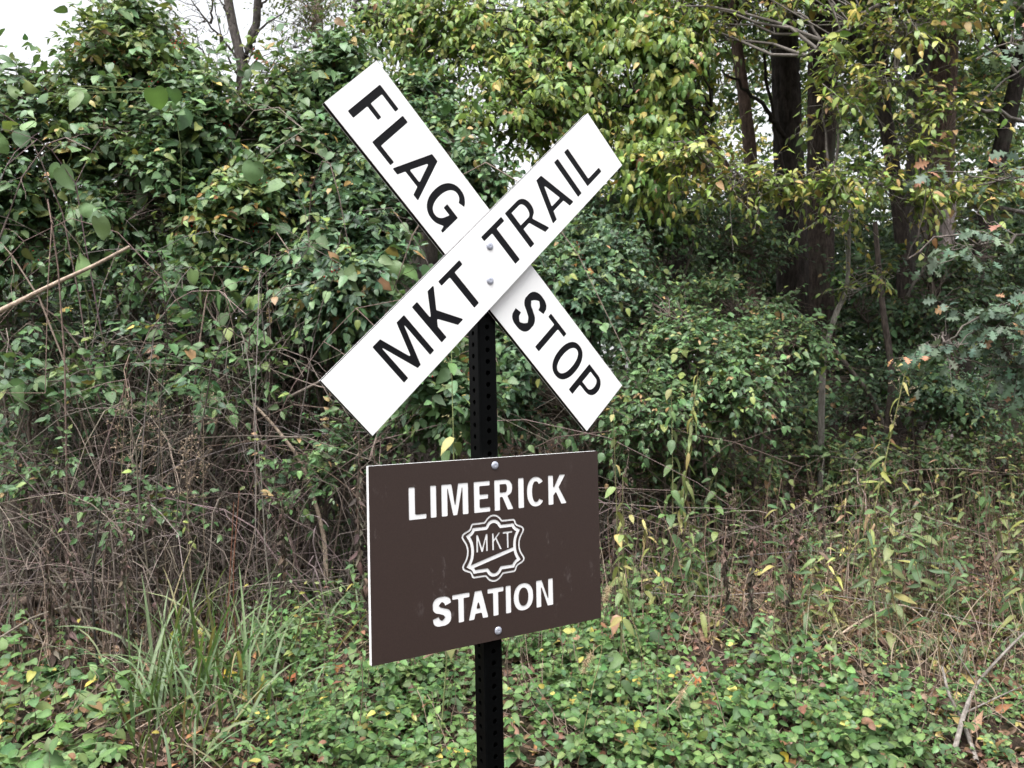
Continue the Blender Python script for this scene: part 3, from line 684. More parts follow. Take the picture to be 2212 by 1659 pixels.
# square perforated post
def make_post():
    s = S_POST; rc = .0045; th = .0028; ztop = hz_ + .073; zb = -.35; hole0 = hz_ - .10532
    ks = range(-7, 85)
    V, F, o_ = [], [], 0
    for face in range(4):
        a = face * math.pi / 2; c, sn = math.cos(a), math.sin(a); hw = s / 2 - rc
        def put(x, z, d):
            lx, ly = x, -s / 2 + d
            V.append((lx * c - ly * sn, lx * sn + ly * c + s / 2, z)); return len(V) - 1
        zs = [hole0 - k * IN + (IN / 2 if face % 2 else 0) for k in ks]; zs = sorted(z for z in zs if zb + .014 < z < ztop - .014)
        cells = [(zb, zs[0] - IN / 2)] + [(z, None) for z in zs] + [(zs[-1] + IN / 2, ztop)]
        sq = [(hw, 0), (hw, IN / 2), (0, IN / 2), (-hw, IN / 2), (-hw, 0), (-hw, -IN / 2), (0, -IN / 2), (hw, -IN / 2)]
        for z, z2 in cells:
            for d in (0, th):
                if z2 is not None:
                    q = [put(-hw, z, d), put(hw, z, d), put(hw, z2, d), put(-hw, z2, d)]; F.append(tuple(q if d == 0 else q[::-1])); continue
                ring = [put(x, z + y, d) for x, y in sq]
                cir = [put(.0056 * math.cos(t), z + .0056 * math.sin(t), d) for t in np.arange(16) * math.pi / 8]
                for i in range(8):
                    j = (i + 1) % 8; p0, p1, p2 = cir[2 * i], cir[2 * i + 1], cir[(2 * i + 2) % 16]
                    q = (ring[i], ring[j], p2, p1, p0); F.append(q if d == 0 else q[::-1])
                if d == 0: c0_ = cir
                else:
                    for i in range(16): F.append((c0_[i], c0_[(i + 1) % 16], cir[(i + 1) % 16], cir[i]))
        o_ = len(V)
        # rounded corner strip
        n = 5; st = o_
        for t in np.linspace(0, math.pi / 2, n):
            lx, ly = s / 2 - rc + rc * math.sin(t), -s / 2 + rc - rc * math.cos(t)
            for z in (zb, ztop): V.append((lx * c - ly * sn, lx * sn + ly * c + s / 2, z))
        for i in range(n - 1): F.append((st + 2 * i, st + 2 * i + 2, st + 2 * i + 3, st + 2 * i + 1))
        o_ += 2 * n
    me = bpy.data.meshes.new('post'); me.from_pydata(V, [], F); me.materials.append(M_POST); me.update()
    return link('post', me, sign)
make_post()
def rivet(x, z, w0):
    prof = [(.0088, 0), (.0088, .0008), (.0080, .0018), (.0062, .0026), (.0035, .0031), (.0012, .0032), (.0009, .0028), (0, .0028)]
    n = 18; V, F = [], []
    for r_, hgt in prof[:-1]:
        for t in range(n): a = t / n * 2 * math.pi; V.append((x + r_ * math.cos(a), -(w0 + hgt), z + r_ * math.sin(a)))
    V.append((x, -(w0 + prof[-1][1]), z))
    for i in range(len(prof) - 2):
        for t in range(n): F.append((i * n + t, i * n + (t + 1) % n, (i + 1) * n + (t + 1) % n, (i + 1) * n + t))
    k = (len(prof) - 2) * n
    for t in range(n): F.append((k + t, k + (t + 1) % n, len(V) - 1))
    me = bpy.data.meshes.new('bolt'); me.from_pydata(V, [], F); me.materials.append(M_BOLT); me.polygons.foreach_set('use_smooth', [True] * len(F)); me.update()
    return link('bolt', me, sign)
mA = mapper(-.00616, .03806, .75946)
for u, v in ((.82, .86), (-1.25, -1.27)):
    x, _, z = mA(u * IN, v * IN, 0); rivet(x, z, .0002 + 2 * T_B + .0004)
for u, v in ((.14, 7.14), (.13, -7.02)):
    x, _, z = mpP(u * IN, v * IN, 0); rivet(x, z, T_P)
# ================================================================== TREES
def trunk_mesh(pts, R, sides, col, rng, ridge=.10, n=None):
    """furrowed trunk: real ridges pushed out of a tube"""
    n = n or max(12, int(np.linalg.norm(np.diff(pts, axis=0), axis=1).sum() / .06))
    q = curve3(pts, n); rr = np.interp(np.linspace(0, 1, n), np.linspace(0, 1, len(R)), R)
    T = nz(np.gradient(q, axis=0)); A = nz(np.cross(T, np.array([0, 1., .01]))); B = np.cross(T, A)
    th = np.arange(sides) / sides * 2 * np.pi; ph = rng.uniform(0, 6, 8); zz = np.linspace(0, 1, n)[:, None] * np.linalg.norm(pts[-1] - pts[0])
    f = 1 + ridge * (.5 * np.abs(np.sin(th[None] * 6 + 1.5 * np.sin(zz * 2.2 + ph[0]) + ph[1])) + .5 * np.abs(np.sin(th[None] * 11 + 2 * np.sin(zz * 3.1 + ph[2]) + zz * .8)) - .5) + .05 * np.sin(th[None] * 2 + ph[3] + zz) + rng.normal(0, ridge * .22, (n, sides))
    f += .10 * np.exp(-zz / .3) * (.6 + .4 * np.sin(th[None] * 4 + ph[4]))
    V = q[:, None] + (rr[:, None] * f)[..., None] * (np.cos(th)[None, :, None] * A[:, None] + np.sin(th)[None, :, None] * B[:, None])
    i = np.arange(n * sides).reshape(n, sides); a, b = i[:-1], i[1:]
    Q = np.stack([a, np.roll(a, -1, 1), np.roll(b, -1, 1), b], -1).reshape(-1, 4)
    K = np.array(col)[None] * (.75 + .5 * np.clip((f - .93) / .14, 0, 1)).reshape(-1, 1)
    return V.reshape(-1, 3), Q, K, q
class Tree(Plant):
    def __init__(s, name, label, seed, pts, R, col, group, pick=60, mat=None, sides=40, ridge=.1, cat='tree'):
        s.rng = np.random.default_rng(seed); pts = [np.array(p, float) for p in pts]
        b = pts[0].copy(); b[2] = float(gz(b[0], b[1])) - .08; pts[0] = b
        Plant.__init__(s, name, label, cat, b, group, mat, pick)
        V, Q, K, s.q = trunk_mesh(np.array(pts), R, sides, col, s.rng, ridge)
        link('trunk', build_mesh('trunk', V - s.loc, None, Q, K, (M_BARK,)), s.o); s.col = col; s.nodes = [s.q[len(s.q) // 3:]]
    def limb(s, pts, r0, r1, n=16, name='limb', col=None):
        q = curve3([np.array(p, float) for p in pts], n); q[1:-1] += s.rng.normal(0, .012, q[1:-1].shape)
        s.stem(name, q, np.linspace(r0, r1, n), 8, np.array(col if col is not None else s.col), M_BARK); s.nodes.append(q); return q
    def crown(s, ells, n, fm, size, pal, K=9, L=(.3, .6), front=.6, thr=-.1, shell=.5, droop=.3, hang=.35, nhint=(0, -.4, .9), up=.25, out_=.8, frac=.6, jn=.35, twig=.003, mat=None, r0=.014, opposite=False):
        vol = np.array([np.prod(e[1]) ** .67 for e in ells]); cnt = (n * vol / vol.sum()).astype(int)
        a_, v_ = zip(*[fill(s.rng, e, max(3, k), shell, front, thr=thr, nscale=1.1) for e, k in zip(ells, cnt)])
        AN, VV = np.concatenate(a_), np.concatenate(v_); ok = AN[:, 2] > gz(AN[:, 0], AN[:, 1]) + .1; AN, VV = AN[ok], VV[ok]
        d = nz(VV * out_ + np.array([0, -.1, up]) + s.rng.normal(0, .4, AN.shape)); LL = s.rng.uniform(*L, len(AN)); a0 = AN - d * LL[:, None] * .5
        nd = np.concatenate(s.nodes); k = s.rng.choice(len(a0), max(2, len(a0) // 14), replace=False)
        q = connect(s, s.rng, nd, a0[k], r0, .004, np.array(s.col) * 1.1, .1)
        connect(s, s.rng, np.concatenate([nd, q]), a0, .0042, .0022, np.array(s.col) * 1.2, .05, frac, reach=.9)
        sprays(s, s.rng, a0, d, LL, K, fm, size, pal, droop, nhint, .85, jn, hang, twig, np.array(s.col) * 1.2 + .02, opposite, mat)
DK = (.030, .024, .021); GY = (.115, .10, .095); BR = (.085, .058, .046); PL_ = (.27, .21, .18)
def W(px, py, Y): return at(px, py, Y)
# --- left, behind the hedge
t = Tree('bare_tree', 'slim grey forked tree, nearly leafless, rising behind the left hedge into white sky', 11, [W(528, 900, 9.5), W(528, 420, 9.5), W(524, 200, 9.5), W(520, 130, 9.5), W(500, 40, 9.5), W(478, -90, 9.5)], [.085, .075, .066, .06, .055, .045], GY, 'trees behind the hedge', 0, M_DULL, 24, .05)
t.limb([W(521, 140, 9.5), W(543, 90, 9.5), W(556, 20, 9.45), W(566, -80, 9.4)], .055, .042)
for a in ([(521, 150), (490, 95), (455, 50), (420, 10), (400, -40)], [(556, 20), (585, -10), (600, -60)], [(500, 40), (478, 10), (470, -40)], [(524, 200), (505, 150), (490, 120), (470, 60), (462, 0)], [(543, 90), (565, 60), (600, 30), (640, 0)], [(528, 260), (560, 190), (590, 140), (612, 90)], [(520, 240), (470, 170), (440, 120), (425, 70)], [(480, 100), (470, 70), (450, 62)], [(455, 50), (460, 10), (455, -30)]):
    t.limb([W(x, y, 9.5 - .15 * i) for i, (x, y) in enumerate(a)], .016, .004, 12, 'branch')
t.crown([ell(420, 60, 9.2, 150, 120), ell(640, 60, 9.2, 110, 110), ell(330, 110, 8.8, 120, 90)], 170, 'ovate', (.04, .06), 'yellow', 6, thr=-.3, frac=1, r0=.006)
t = Tree('pale_tree', 'pale pinkish trunk glimpsed between the leaves above the crossbuck FLAG end', 12, [W(690, 900, 10), W(690, 300, 10), W(686, 60, 10), W(682, -120, 10)], [.085, .075, .07, .065], PL_, 'trees behind the hedge', 30, None, 24, .04)
t.crown([ell(660, 40, 9.6, 90, 120), ell(740, -40, 9.6, 100, 80)], 160, 'ovate', (.05, .08), 'yellow', 8)
t = Tree('shade_tree', 'tall trunk with dark furrowed bark above the FLAG board, broad green crown', 13, [W(912, 900, 8.6), W(908, 300, 8.6), W(905, 60, 8.6), W(900, -150, 8.6), W(900, -900, 8.7)], [.19, .155, .138, .13, .10], (.075, .065, .058), 'trees of the wood', 220, None, 44, .12)
for a in ([(905, -100, 8.6), (1000, -160, 8), (1120, -60, 7.2), (1200, 60, 6.8)], [(905, -60, 8.6), (820, -90, 8), (760, 20, 7.2)], [(903, -140, 8.6), (1050, -260, 8), (1300, -100, 7.2), (1480, 60, 6.9)], [(900, -300, 8.6), (700, -420, 8), (500, -300, 7.2)]):
    t.limb([W(*p) for p in a], .05, .015)
t.crown([ell(1010, 90, 7.0, 190, 150), ell(1130, 230, 6.6, 170, 130), ell(1240, 120, 6.9, 150, 150), ell(860, 60, 7.4, 110, 90)], 900, 'elm', (.065, .105), 'yellow', 11, (.25, .5), hang=.4, droop=.4, nhint=(0, -.6, .8), thr=.0, shell=.55)
t.crown([ell(900, -420, 8.5, 500, 260), ell(400, -420, 8.5, 300, 200)], 260, 'elm', (.12, .2), 'bushy', 11, (.5, .9))
t = Tree('drooping_tree', 'yellow green tree of drooping pointed leaves hanging right of the TRAIL board', 14, [W(1470, 900, 8.4), W(1468, 400, 8.4), W(1480, 150, 8.4), W(1450, -200, 8.4)], [.09, .075, .065, .055], DK, 'trees of the wood', 260, None, 28, .08)
for a in ([(1470, 60, 8.4), (1420, 60, 7.6), (1380, 150, 6.9), (1360, 300, 6.6)], [(1470, 0, 8.4), (1500, 20, 7.5), (1530, 120, 7), (1540, 260, 6.7)], [(1475, 120, 8.4), (1350, 80, 7.4), (1260, 140, 6.9)]): t.limb([W(*p) for p in a], .03, .01)
t.crown([ell(1360, 170, 6.8, 170, 170), ell(1470, 190, 6.6, 100, 170), ell(1410, 330, 6.5, 95, 110), ell(1290, 40, 7.1, 170, 100)], 760, 'elm', (.07, .115), 'yellow', 10, (.25, .5), hang=.75, droop=.5, nhint=(0, -.7, .65), thr=.0, shell=.55)
# --- right: dark trunks
right = [
 ('thick dark trunk left of its near twin, bark ridged and ivy hung', 21, [(1705, 960, 9.2), (1712, 640, 9.2), (1702, 300, 9.2), (1694, 60, 9.2), (1690, -260, 9.3)], [.185, .160, .155, .15, .14], DK, .14),
 ('straight dark brown trunk, right one of the two close trunks', 22, [(1772, 960, 10), (1772, 560, 10), (1775, 250, 10), (1778, 0, 10), (1780, -260, 10)], [.185, .162, .158, .155, .14], (.05, .038, .032), .13),
 ('slim brown trunk leaning left of the thick dark trunk', 23, [(1636, 960, 10.4), (1625, 420, 10.4), (1608, 220, 10.4), (1588, 60, 10.4), (1575, -200, 10.4)], [.09, .08, .076, .07, .06], BR, .09),
 ('dark trunk bent toward the two brown trunks behind the elm boughs', 24, [(1965, 960, 11), (1952, 560, 11), (1925, 330, 11), (1905, 190, 11), (1896, -100, 11)], [.115, .1, .092, .085, .075], (.05, .04, .035), .1),
 ('wide grey trunk at the right standing just left of a reddish brown one', 25, [(1985, 960, 11.5), (1988, 480, 11.5), (1990, 250, 11.5), (1985, 0, 11.5), (1980, -260, 11.5)], [.24, .2, .185, .18, .16], (.10, .088, .08), .1),
 ('reddish brown trunk, rightmost of the large trunks', 26, [(2040, 960, 10.5), (2032, 480, 10.5), (2036, 220, 10.5), (2045, 0, 10.5), (2050, -260, 10.5)], [.18, .155, .15, .145, .13], BR, .12),
 ('leaning dark trunk nearest the right edge behind the oak leaves', 27, [(2060, 960, 12), (2110, 560, 12), (2160, 330, 12), (2200, 160, 12), (2260, -100, 12)], [.14, .12, .115, .105, .09], DK, .1)]
crowns = {21: [(1640, -260, 9, 330, 200), (1500, -300, 8, 260, 200)], 22: [(1850, -330, 10, 330, 230)], 23: [(1560, -60, 10.5, 200, 130)], 24: [(1850, -30, 11.5, 190, 120)], 25: [(2050, -240, 11, 330, 230)], 26: [(2180, -200, 10, 250, 230), (1950, -420, 8, 400, 220)], 27: [(2150, 60, 12.5, 160, 150), (2300, -100, 12, 200, 200)]}
for lab, sd, pts, R, col, rg in right:
    t = Tree('forest_tree', lab, sd, [W(*p) for p in pts], R, col, 'trees of the wood', 30, M_DULL, 44, rg)
    t.limb([W(*pts[-2]), W(pts[-2][0] + 60, pts[-2][1] - 130, pts[-2][2] - .6), W(pts[-2][0] + 160, pts[-2][1] - 260, pts[-2][2] - 1.5)], .06, .02)
    t.limb([W(*pts[-2]), W(pts[-2][0] - 70, pts[-2][1] - 120, pts[-2][2] - .4), W(pts[-2][0] - 190, pts[-2][1] - 230, pts[-2][2] - 1.2)], .06, .02)
    big = [e for e in crowns[sd] if e[1] < -150]; low = [e for e in crowns[sd] if e[1] >= -150]
    if big: t.crown([ell(*e) for e in big], 300, 'elm', (.13, .22), 'bush', 11, (.5, .9), thr=-.2)  # upper crowns out of view, put in to shade the wood below
    if low: t.crown([ell(*e) for e in low], 170, 'elm', (.07, .11), 'bushy', 9, (.3, .6), thr=.0)
    if sd == 23:
        t.limb([W(1625, 470, 10.4), W(1590, 400, 10.3), W(1545, 330, 10.2), W(1510, 250, 10.1)], .085, .05)
    if sd == 21:
        t.limb([W(1700, 420, 9), W(1670, 250, 9), W(1655, 120, 8.8), W(1720, 60, 8.7)], .025, .012)
        t.limb([W(1700, 300, 9.1), W(1640, 220, 8.8), W(1560, 150, 8.6)], .03, .012)
# elm with layered boughs, stem just off the right of the frame
t = Tree('elm_tree', 'elm with yellowing boughs layered across the right, lichened limb arching in', 31, [np.array([4.6, 6.6, 0]), np.array([4.55, 6.6, 2]), np.array([4.4, 6.5, 4.2]), np.array([4.3, 6.5, 6])], [.11, .095, .08, .06], (.12, .105, .095), 'trees of the wood', 300, None, 28, .06)
gl = (.15, .135, .125)
t.limb([(4.5, 6.55, 3.1), W(2330, 330, 6.3), W(2212, 262, 6.1), W(2100, 232, 6.0), W(2000, 195, 5.95), W(1930, 160, 5.9), W(1860, 145, 5.9), W(1780, 150, 5.9)], .019, .005, 26, 'limb', gl)
t.limb([W(2100, 232, 6.0), W(2150, 190, 6), W(2230, 130, 6)], .010, .005, 10, 'limb', gl)
t.limb([(4.45, 6.5, 4.3), W(2200, 20, 6.2), W(2000, -30, 6), W(1850, 40, 5.9), W(1740, 120, 5.8)], .03, .006, 22, 'limb')
t.limb([(4.5, 6.55, 2.6), W(2250, 480, 6.1), W(2100, 440, 6), W(1900, 395, 5.9), W(1700, 390, 5.8), W(1540, 385, 5.8)], .022, .005, 24, 'limb', gl)
t.limb([W(1960, 640, 6.6), W(2010, 540, 6.4), W(1960, 470, 6.2), W(1900, 400, 6)], .012, .005, 12, 'limb', gl)
t.crown([ell(1750, -420, 7.6, 480, 170, 1.6), ell(2200, -330, 6.6, 320, 190, 1.4), ell(1450, -380, 7.4, 280, 150, 1.2), ell(2000, -650, 9, 600, 180, 2)], 1000, 'elm', (.13, .2), 'elm', 11, (.5, .9), thr=-.3, frac=.1, r0=.006)  # unseen high crown above the frame, added to darken the wood
t.crown([ell(1750, -190, 6.7, 420, 110, .9), ell(2150, -160, 6.6, 220, 110, .9), ell(1420, -170, 7.2, 220, 100, .9), ell(1950, -190, 7.8, 480, 130, 1.0)], 620, 'elm', (.09, .14), 'elm', 11, (.4, .8), thr=-.2, frac=.1, r0=.006)  # unseen lower tier just above the frame, added for the same shade
flat = dict(hang=.12, droop=.12, nhint=(0, -.25, 1), up=.02, out_=.9, thr=-.25, shell=.9)
t.crown([ell(1930, 60, 5.9, 170, 60), ell(1790, 130, 5.8, 90, 25), ell(2060, 30, 6, 130, 60)], 130, 'elm', (.06, .10), 'elm', 9, (.25, .5), frac=.8, **flat)
t.crown([ell(1880, 190, 5.9, 150, 45), ell(2020, 250, 5.9, 120, 35), ell(1960, 320, 5.9, 100, 30), ell(1800, 235, 5.8, 70, 25)], 120, 'elm', (.055, .09), 'elm', 8, (.25, .45), frac=.8, **flat)
t.crown([ell(1600, 400, 5.8, 160, 35), ell(1800, 405, 5.8, 150, 32), ell(1990, 420, 5.9, 140, 40), ell(1480, 340, 5.9, 110, 40), ell(2130, 400, 6, 80, 40)], 260, 'elm', (.06, .095), 'elm', 9, (.25, .5), frac=.8, **flat)
t.crown([ell(1700, 20, 6.2, 130, 50), ell(1540, 60, 6.4, 100, 50), ell(1450, 20, 6.6, 110, 50)], 90, 'elm', (.06, .09), 'elm', 9, (.25, .5), **flat)
# oak at the right edge
t = Tree('oak_sapling', 'young oak with blue green lobed leaves reaching in at the right edge', 32, [np.array([3.7, 4.9, 0]), np.array([3.62, 4.9, 1.5]), np.array([3.5, 4.8, 3.0])], [.045, .035, .02], (.13, .11, .1), 'trees of the wood', 300, M_DULL, 18, .05)
for a in ([(3.62, 4.85, 1.3), W(2280, 640, 4.6), W(2180, 660, 4.5), W(2100, 690, 4.4), W(2040, 740, 4.35)], [(3.6, 4.85, 2.0), W(2260, 420, 4.6), W(2190, 390, 4.5), W(2110, 400, 4.4)], [(3.6, 4.85, 1.9), W(2250, 520, 4.6), W(2160, 530, 4.5), W(2060, 510, 4.4), W(1960, 560, 4.4)], [(3.5, 4.8, 2.6), W(2280, 140, 4.6), W(2200, 100, 4.6)]):
    t.limb([np.array(p, float) for p in a], .012, .004, 14, 'limb')
t.crown([ell(2150, 690, 4.5, 90, 95), ell(2060, 745, 4.4, 60, 30), ell(2190, 800, 4.6, 50, 60)], 60, 'oak', (.065, .105), 'oak', 7, (.15, .3), frac=.9, hang=.45, thr=-.5, nhint=(0, -.6, .8), shell=.9, twig=.002, r0=.006)
t.crown([ell(2160, 380, 4.5, 70, 70), ell(2080, 530, 4.5, 110, 50), ell(2200, 90, 4.6, 40, 100), ell(1955, 390, 4.4, 22, 18)], 34, 'oak', (.06, .10), 'oak', 6, (.12, .28), frac=.9, hang=.3, thr=-.5, nhint=(0, -.6, .8), shell=.9, twig=.002, r0=.006)
# thin sapling and pale snag
t = Tree('thin_sapling', 'thin lichen spotted sapling stem curving up before the dark wood', 33, [W(1768, 960, 6.7), W(1775, 860, 6.7), W(1783, 760, 6.7), W(1805, 680, 6.7), W(1830, 610, 6.7), W(1835, 420, 6.6)], [.027, .025, .023, .021, .018, .012], (.20, .185, .165), 'small stems in the wood', 60, None, 14, .05)
t.crown([ell(1840, 620, 6.5, 60, 22), ell(1800, 480, 6.5, 110, 60), ell(1890, 600, 6.6, 90, 40)], 40, 'elm', (.05, .08), 'elm', 7, (.2, .4), **flat)
t = Tree('broken_snag', 'pale grey broken trunk standing at the right below the reddish trunk', 34, [W(2040, 960, 9.4), W(2032, 720, 9.4), W(2038, 600, 9.4), W(2048, 480, 9.4), W(2052, 420, 9.4)], [.10, .09, .088, .085, .06], (.30, .25, .24), 'small stems in the wood', 0, None, 26, .06)
t = Tree('leaning_stem', 'dark crooked stem leaning before the shadowed thicket on the right', 35, [W(1888, 1075, 7.6), W(1905, 990, 7.6), W(1920, 900, 7.6), W(1925, 800, 7.6), W(1905, 650, 7.7), W(1890, 480, 7.8)], [.05, .04, .032, .03, .026, .02], (.075, .06, .052), 'small stems in the wood', 0, None, 14, .06)
t = Tree('fallen_pole', 'long dead pole leaning across from the twin trunks to the ground', 36, [W(1935, 1000, 8), W(1900, 900, 8), W(1830, 790, 8.1), W(1740, 690, 8.3), W(1690, 650, 8.5)], [.026, .024, .022, .018, .012], (.095, .078, .068), 'small stems in the wood', 0, None, 12, .04, cat='dead pole')
# ================================================================== DISTANT WOOD (one mass each), plus an unseen row added to block light
def mass(name, label, seed, ells, n, fm, size, pal, K=10, L=(.4, .9), thr=-.05, mat=None, front=.5, **kw):
    rng = np.random.default_rng(seed); p = Plant(name, None, None, ells[0][0] * np.array([1, 1, 0]), None, mat or M_DULL, 0)
    p.o['kind'] = 'stuff'; p.stuff = True
    for e, k in zip(ells, (n * np.array([np.prod(e[1][[0, 2]]) for e in ells]) / sum(np.prod(e[1][[0, 2]]) for e in ells)).astype(int)):
        a, v = fill(rng, e, max(k, 4), .9, front, nscale=.7, thr=thr); ok = a[:, 2] > gz(a[:, 0], a[:, 1]) + .05; a, v = a[ok], v[ok]
        d = nz(v * .6 + np.array([0, -.1, .3]) + rng.normal(0, .5, a.shape)); LL = rng.uniform(*L, len(a))
        sprays(p, rng, a - d * LL[:, None] * .5, d, LL, K, fm, size, pal, .3, (0, -.5, .8), .9, .4, .3, .004, (.06, .05, .045), False)
    return p
mass('distant_trees', None, 41, [ell(1400, 360, 17, 260, 110, 2), ell(1640, 430, 17, 150, 100, 2), ell(1250, 250, 18, 300, 180, 2)], 1500, 'ovate', (.11, .16), 'sky')
mass('distant_trees', None, 42, [ell(1850, 250, 20, 520, 330, 3), ell(2150, 200, 16, 200, 300, 2), ell(1300, 60, 19, 500, 200, 3)], 3000, 'ovate', (.12, .19), 'bushy', thr=-.12)
mass('distant_trees', None, 47, [ell(1500, 60, 12.5, 330, 300, 1.5), ell(1900, 40, 13, 330, 330, 1.5), ell(2250, 120, 13, 250, 350, 1.5), ell(1750, -420, 12, 700, 220, 2)], 2600, 'ovate', (.10, .15), 'bushy', thr=-.02)  # canopy behind the trunks and above view, added to block sky light
mass('distant_trees', None, 43, [ell(1500, 560, 14, 420, 190, 2), ell(1950, 620, 14, 420, 200, 2), ell(1750, 800, 12.5, 560, 110, 1)], 4200, 'ovate', (.09, .15), 'dark', thr=-.4)
mass('distant_trees', None, 44, [ell(300, 520, 10.5, 520, 270, 1.2), ell(800, 480, 10.5, 320, 330, 1.2), ell(100, 820, 9.5, 300, 200, 1), ell(650, 850, 9.5, 500, 200, 1)], 4800, 'ovate', (.085, .13), 'bush', thr=-.4)
mass('distant_trees', None, 45, [ell(1500, 600, 26, 900, 260, 2), ell(300, 640, 26, 900, 260, 2), ell(2300, 500, 24, 500, 400, 2)], 5200, 'broad', (.25, .4), 'dark', thr=-.6)
mass('unseen_shade_trees', None, 46, [(np.array([x, -10., 3.6]), np.array([5., 2., 4.2])) for x in (-18, -11, -4, 3, 10, 17)], 2600, 'broad', (.3, .5), 'bush', thr=-.5, front=.3)  # unseen tree row behind the camera, added to block low light
# ================================================================== LEFT HEDGE
bush('honeysuckle_bush', 'leafy bush at the far left edge under open white sky', 101, [ell(20, 320, 5.7, 140, 165), ell(-60, 420, 5.6, 160, 200), ell(90, 520, 5.8, 150, 120)], 882, pick=200, berries=9)
bush('honeysuckle_bush', 'tallest shoots of the hedge, yellowing, with red berries against the white sky', 102, [ell(250, 140, 6.0, 110, 105), ell(200, 290, 5.9, 140, 110), ell(340, 170, 6.1, 90, 80), ell(300, 60, 6.2, 60, 60)], 900, pal='bushy', pick=200, berries=14, thr=-.45, shell=.95)
bush('honeysuckle_bush', 'dark green bush with berries left of the grey forked tree', 103, [ell(420, 300, 6.0, 120, 130), ell(330, 420, 5.8, 120, 120)], 924, pick=200, berries=10)
bush('honeysuckle_bush', 'yellow flecked bush directly below the grey fork', 104, [ell(560, 350, 6.1, 100, 140), ell(500, 450, 5.8, 110, 110)], 798, pal='bushy', pick=180, berries=6)
bush('honeysuckle_bush', 'dense green bush rising left of the FLAG board top corner', 105, [ell(725, 190, 6.4, 90, 120), ell(680, 330, 6.2, 110, 120)], 966, pick=200)
bush('honeysuckle_bush', 'bush with red berries behind the middle of the FLAG board', 106, [ell(820, 400, 6.1, 120, 150), ell(760, 500, 5.8, 100, 100)], 966, pal='blue', pick=180, berries=12)
bush('honeysuckle_bush', 'low bluish bush left of the MKT letters', 107, [ell(760, 600, 5.5, 140, 110), ell(640, 560, 5.6, 110, 90)], 924, pal='blue', pick=220, berries=9)
bush('honeysuckle_bush', 'bush filling the upper V between the two crossed boards', 108, [ell(1010, 360, 6.2, 100, 140), ell(930, 250, 6.5, 90, 110)], 798, pal='bush', fm='broad', size=(.05, .08), pick=180)
bush('ivy_bush', 'dark bush of small lobed leaves right of the post below the STOP board', 109, [ell(1190, 650, 5.9, 130, 120), ell(1180, 820, 5.6, 130, 120), ell(1290, 560, 6.3, 100, 110)], 1302, fm='maple', size=(.04, .065), pal='blue', pick=240, group='bushes behind the sign', berries=6)
bush('ivy_bush', 'green thicket behind the post between the crossbuck and brown panel', 110, [ell(960, 830, 5.2, 100, 110), ell(900, 700, 5.6, 100, 90), ell(1030, 700, 5.6, 60, 120)], 756, fm='ovate', pal='bush', pick=200, group='bushes behind the sign', berries=5)
bush('honeysuckle_bush', 'sparse low sprigs among the bare canes at the far left', 111, [ell(110, 830, 5.3, 170, 90), ell(60, 700, 5.6, 110, 80)], 100, pal='bush', pick=180, thr=-.3)
bush('honeysuckle_bush', 'sparse sprigs in the bare canes below the hedge centre', 112, [ell(430, 780, 5.3, 200, 140), ell(420, 600, 5.7, 160, 90)], 130, pal='bush', pick=200, thr=-.3)
bush('honeysuckle_bush', 'thin airy shoots along the hedge top before the white sky', 113, [ell(420, 170, 6.2, 120, 80), ell(120, 190, 5.9, 100, 70), ell(330, 60, 6.3, 100, 70), ell(610, 170, 6.3, 80, 90), ell(480, 240, 6.0, 90, 60)], 330, pal='bushy', pick=200, thr=-.5, shell=.98, K=8, berries=6, up=.7)
bush('honeysuckle_bush', 'sprawling green growth low at left, in front of the bare canes', 114, [ell(620, 1010, 5.2, 160, 90), ell(760, 930, 5.2, 110, 80), ell(80, 1010, 5.0, 150, 80), ell(330, 1080, 5.0, 160, 60)], 190, pal='light', pick=240, thr=-.1, shell=.9, size=(.04, .07), mix=.1)
# right-hand bushes
bush('shrub', 'small leaved green shrub right of the STOP board end', 121, [ell(1470, 760, 6.0, 130, 90), ell(1390, 690, 6.4, 100, 100), ell(1560, 830, 5.9, 120, 90), ell(1380, 880, 5.7, 100, 80)], 1176, fm='ovate', size=(.04, .065), pal='light', pick=280, group='shrubs at the wood edge')
bush('shrub', 'pale tipped shrub between the weeds and the dark wood', 122, [ell(1650, 750, 6.3, 110, 65), ell(1580, 660, 6.8, 110, 60)], 630, fm='ovate', size=(.04, .065), pal='light', pick=220, group='shrubs at the wood edge')
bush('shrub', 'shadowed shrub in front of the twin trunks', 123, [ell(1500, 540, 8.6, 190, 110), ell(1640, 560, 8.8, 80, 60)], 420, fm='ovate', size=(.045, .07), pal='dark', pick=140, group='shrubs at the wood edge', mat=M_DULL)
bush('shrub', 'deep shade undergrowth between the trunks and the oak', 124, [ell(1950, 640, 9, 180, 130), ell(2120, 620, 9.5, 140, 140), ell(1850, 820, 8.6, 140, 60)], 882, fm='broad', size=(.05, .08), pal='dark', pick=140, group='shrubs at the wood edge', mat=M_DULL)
bush('shrub', 'low green shrub at the right edge under the oak leaves', 125, [ell(2120, 870, 7.4, 140, 60), ell(2000, 830, 7.2, 90, 60), ell(2200, 790, 7.6, 90, 80)], 693, fm='ovate', size=(.04, .065), pal='blue', pick=180, group='shrubs at the wood edge')
bush('shrub', 'hanging green shrub behind the TRAIL board end and first trunk', 126, [ell(1400, 480, 7.6, 110, 90), ell(1310, 480, 7.4, 90, 90)], 630, fm='ovate', size=(.045, .07), pal='bush', pick=160, group='shrubs at the wood edge')
bush('shrub', 'low dark undergrowth at the foot of the wood right of the STOP board', 127, [ell(1350, 860, 7.2, 130, 70), ell(1560, 880, 7.6, 150, 60), ell(1760, 880, 7.9, 130, 50)], 620, fm='ovate', size=(.04, .07), pal='dark', pick=160, group='shrubs at the wood edge')
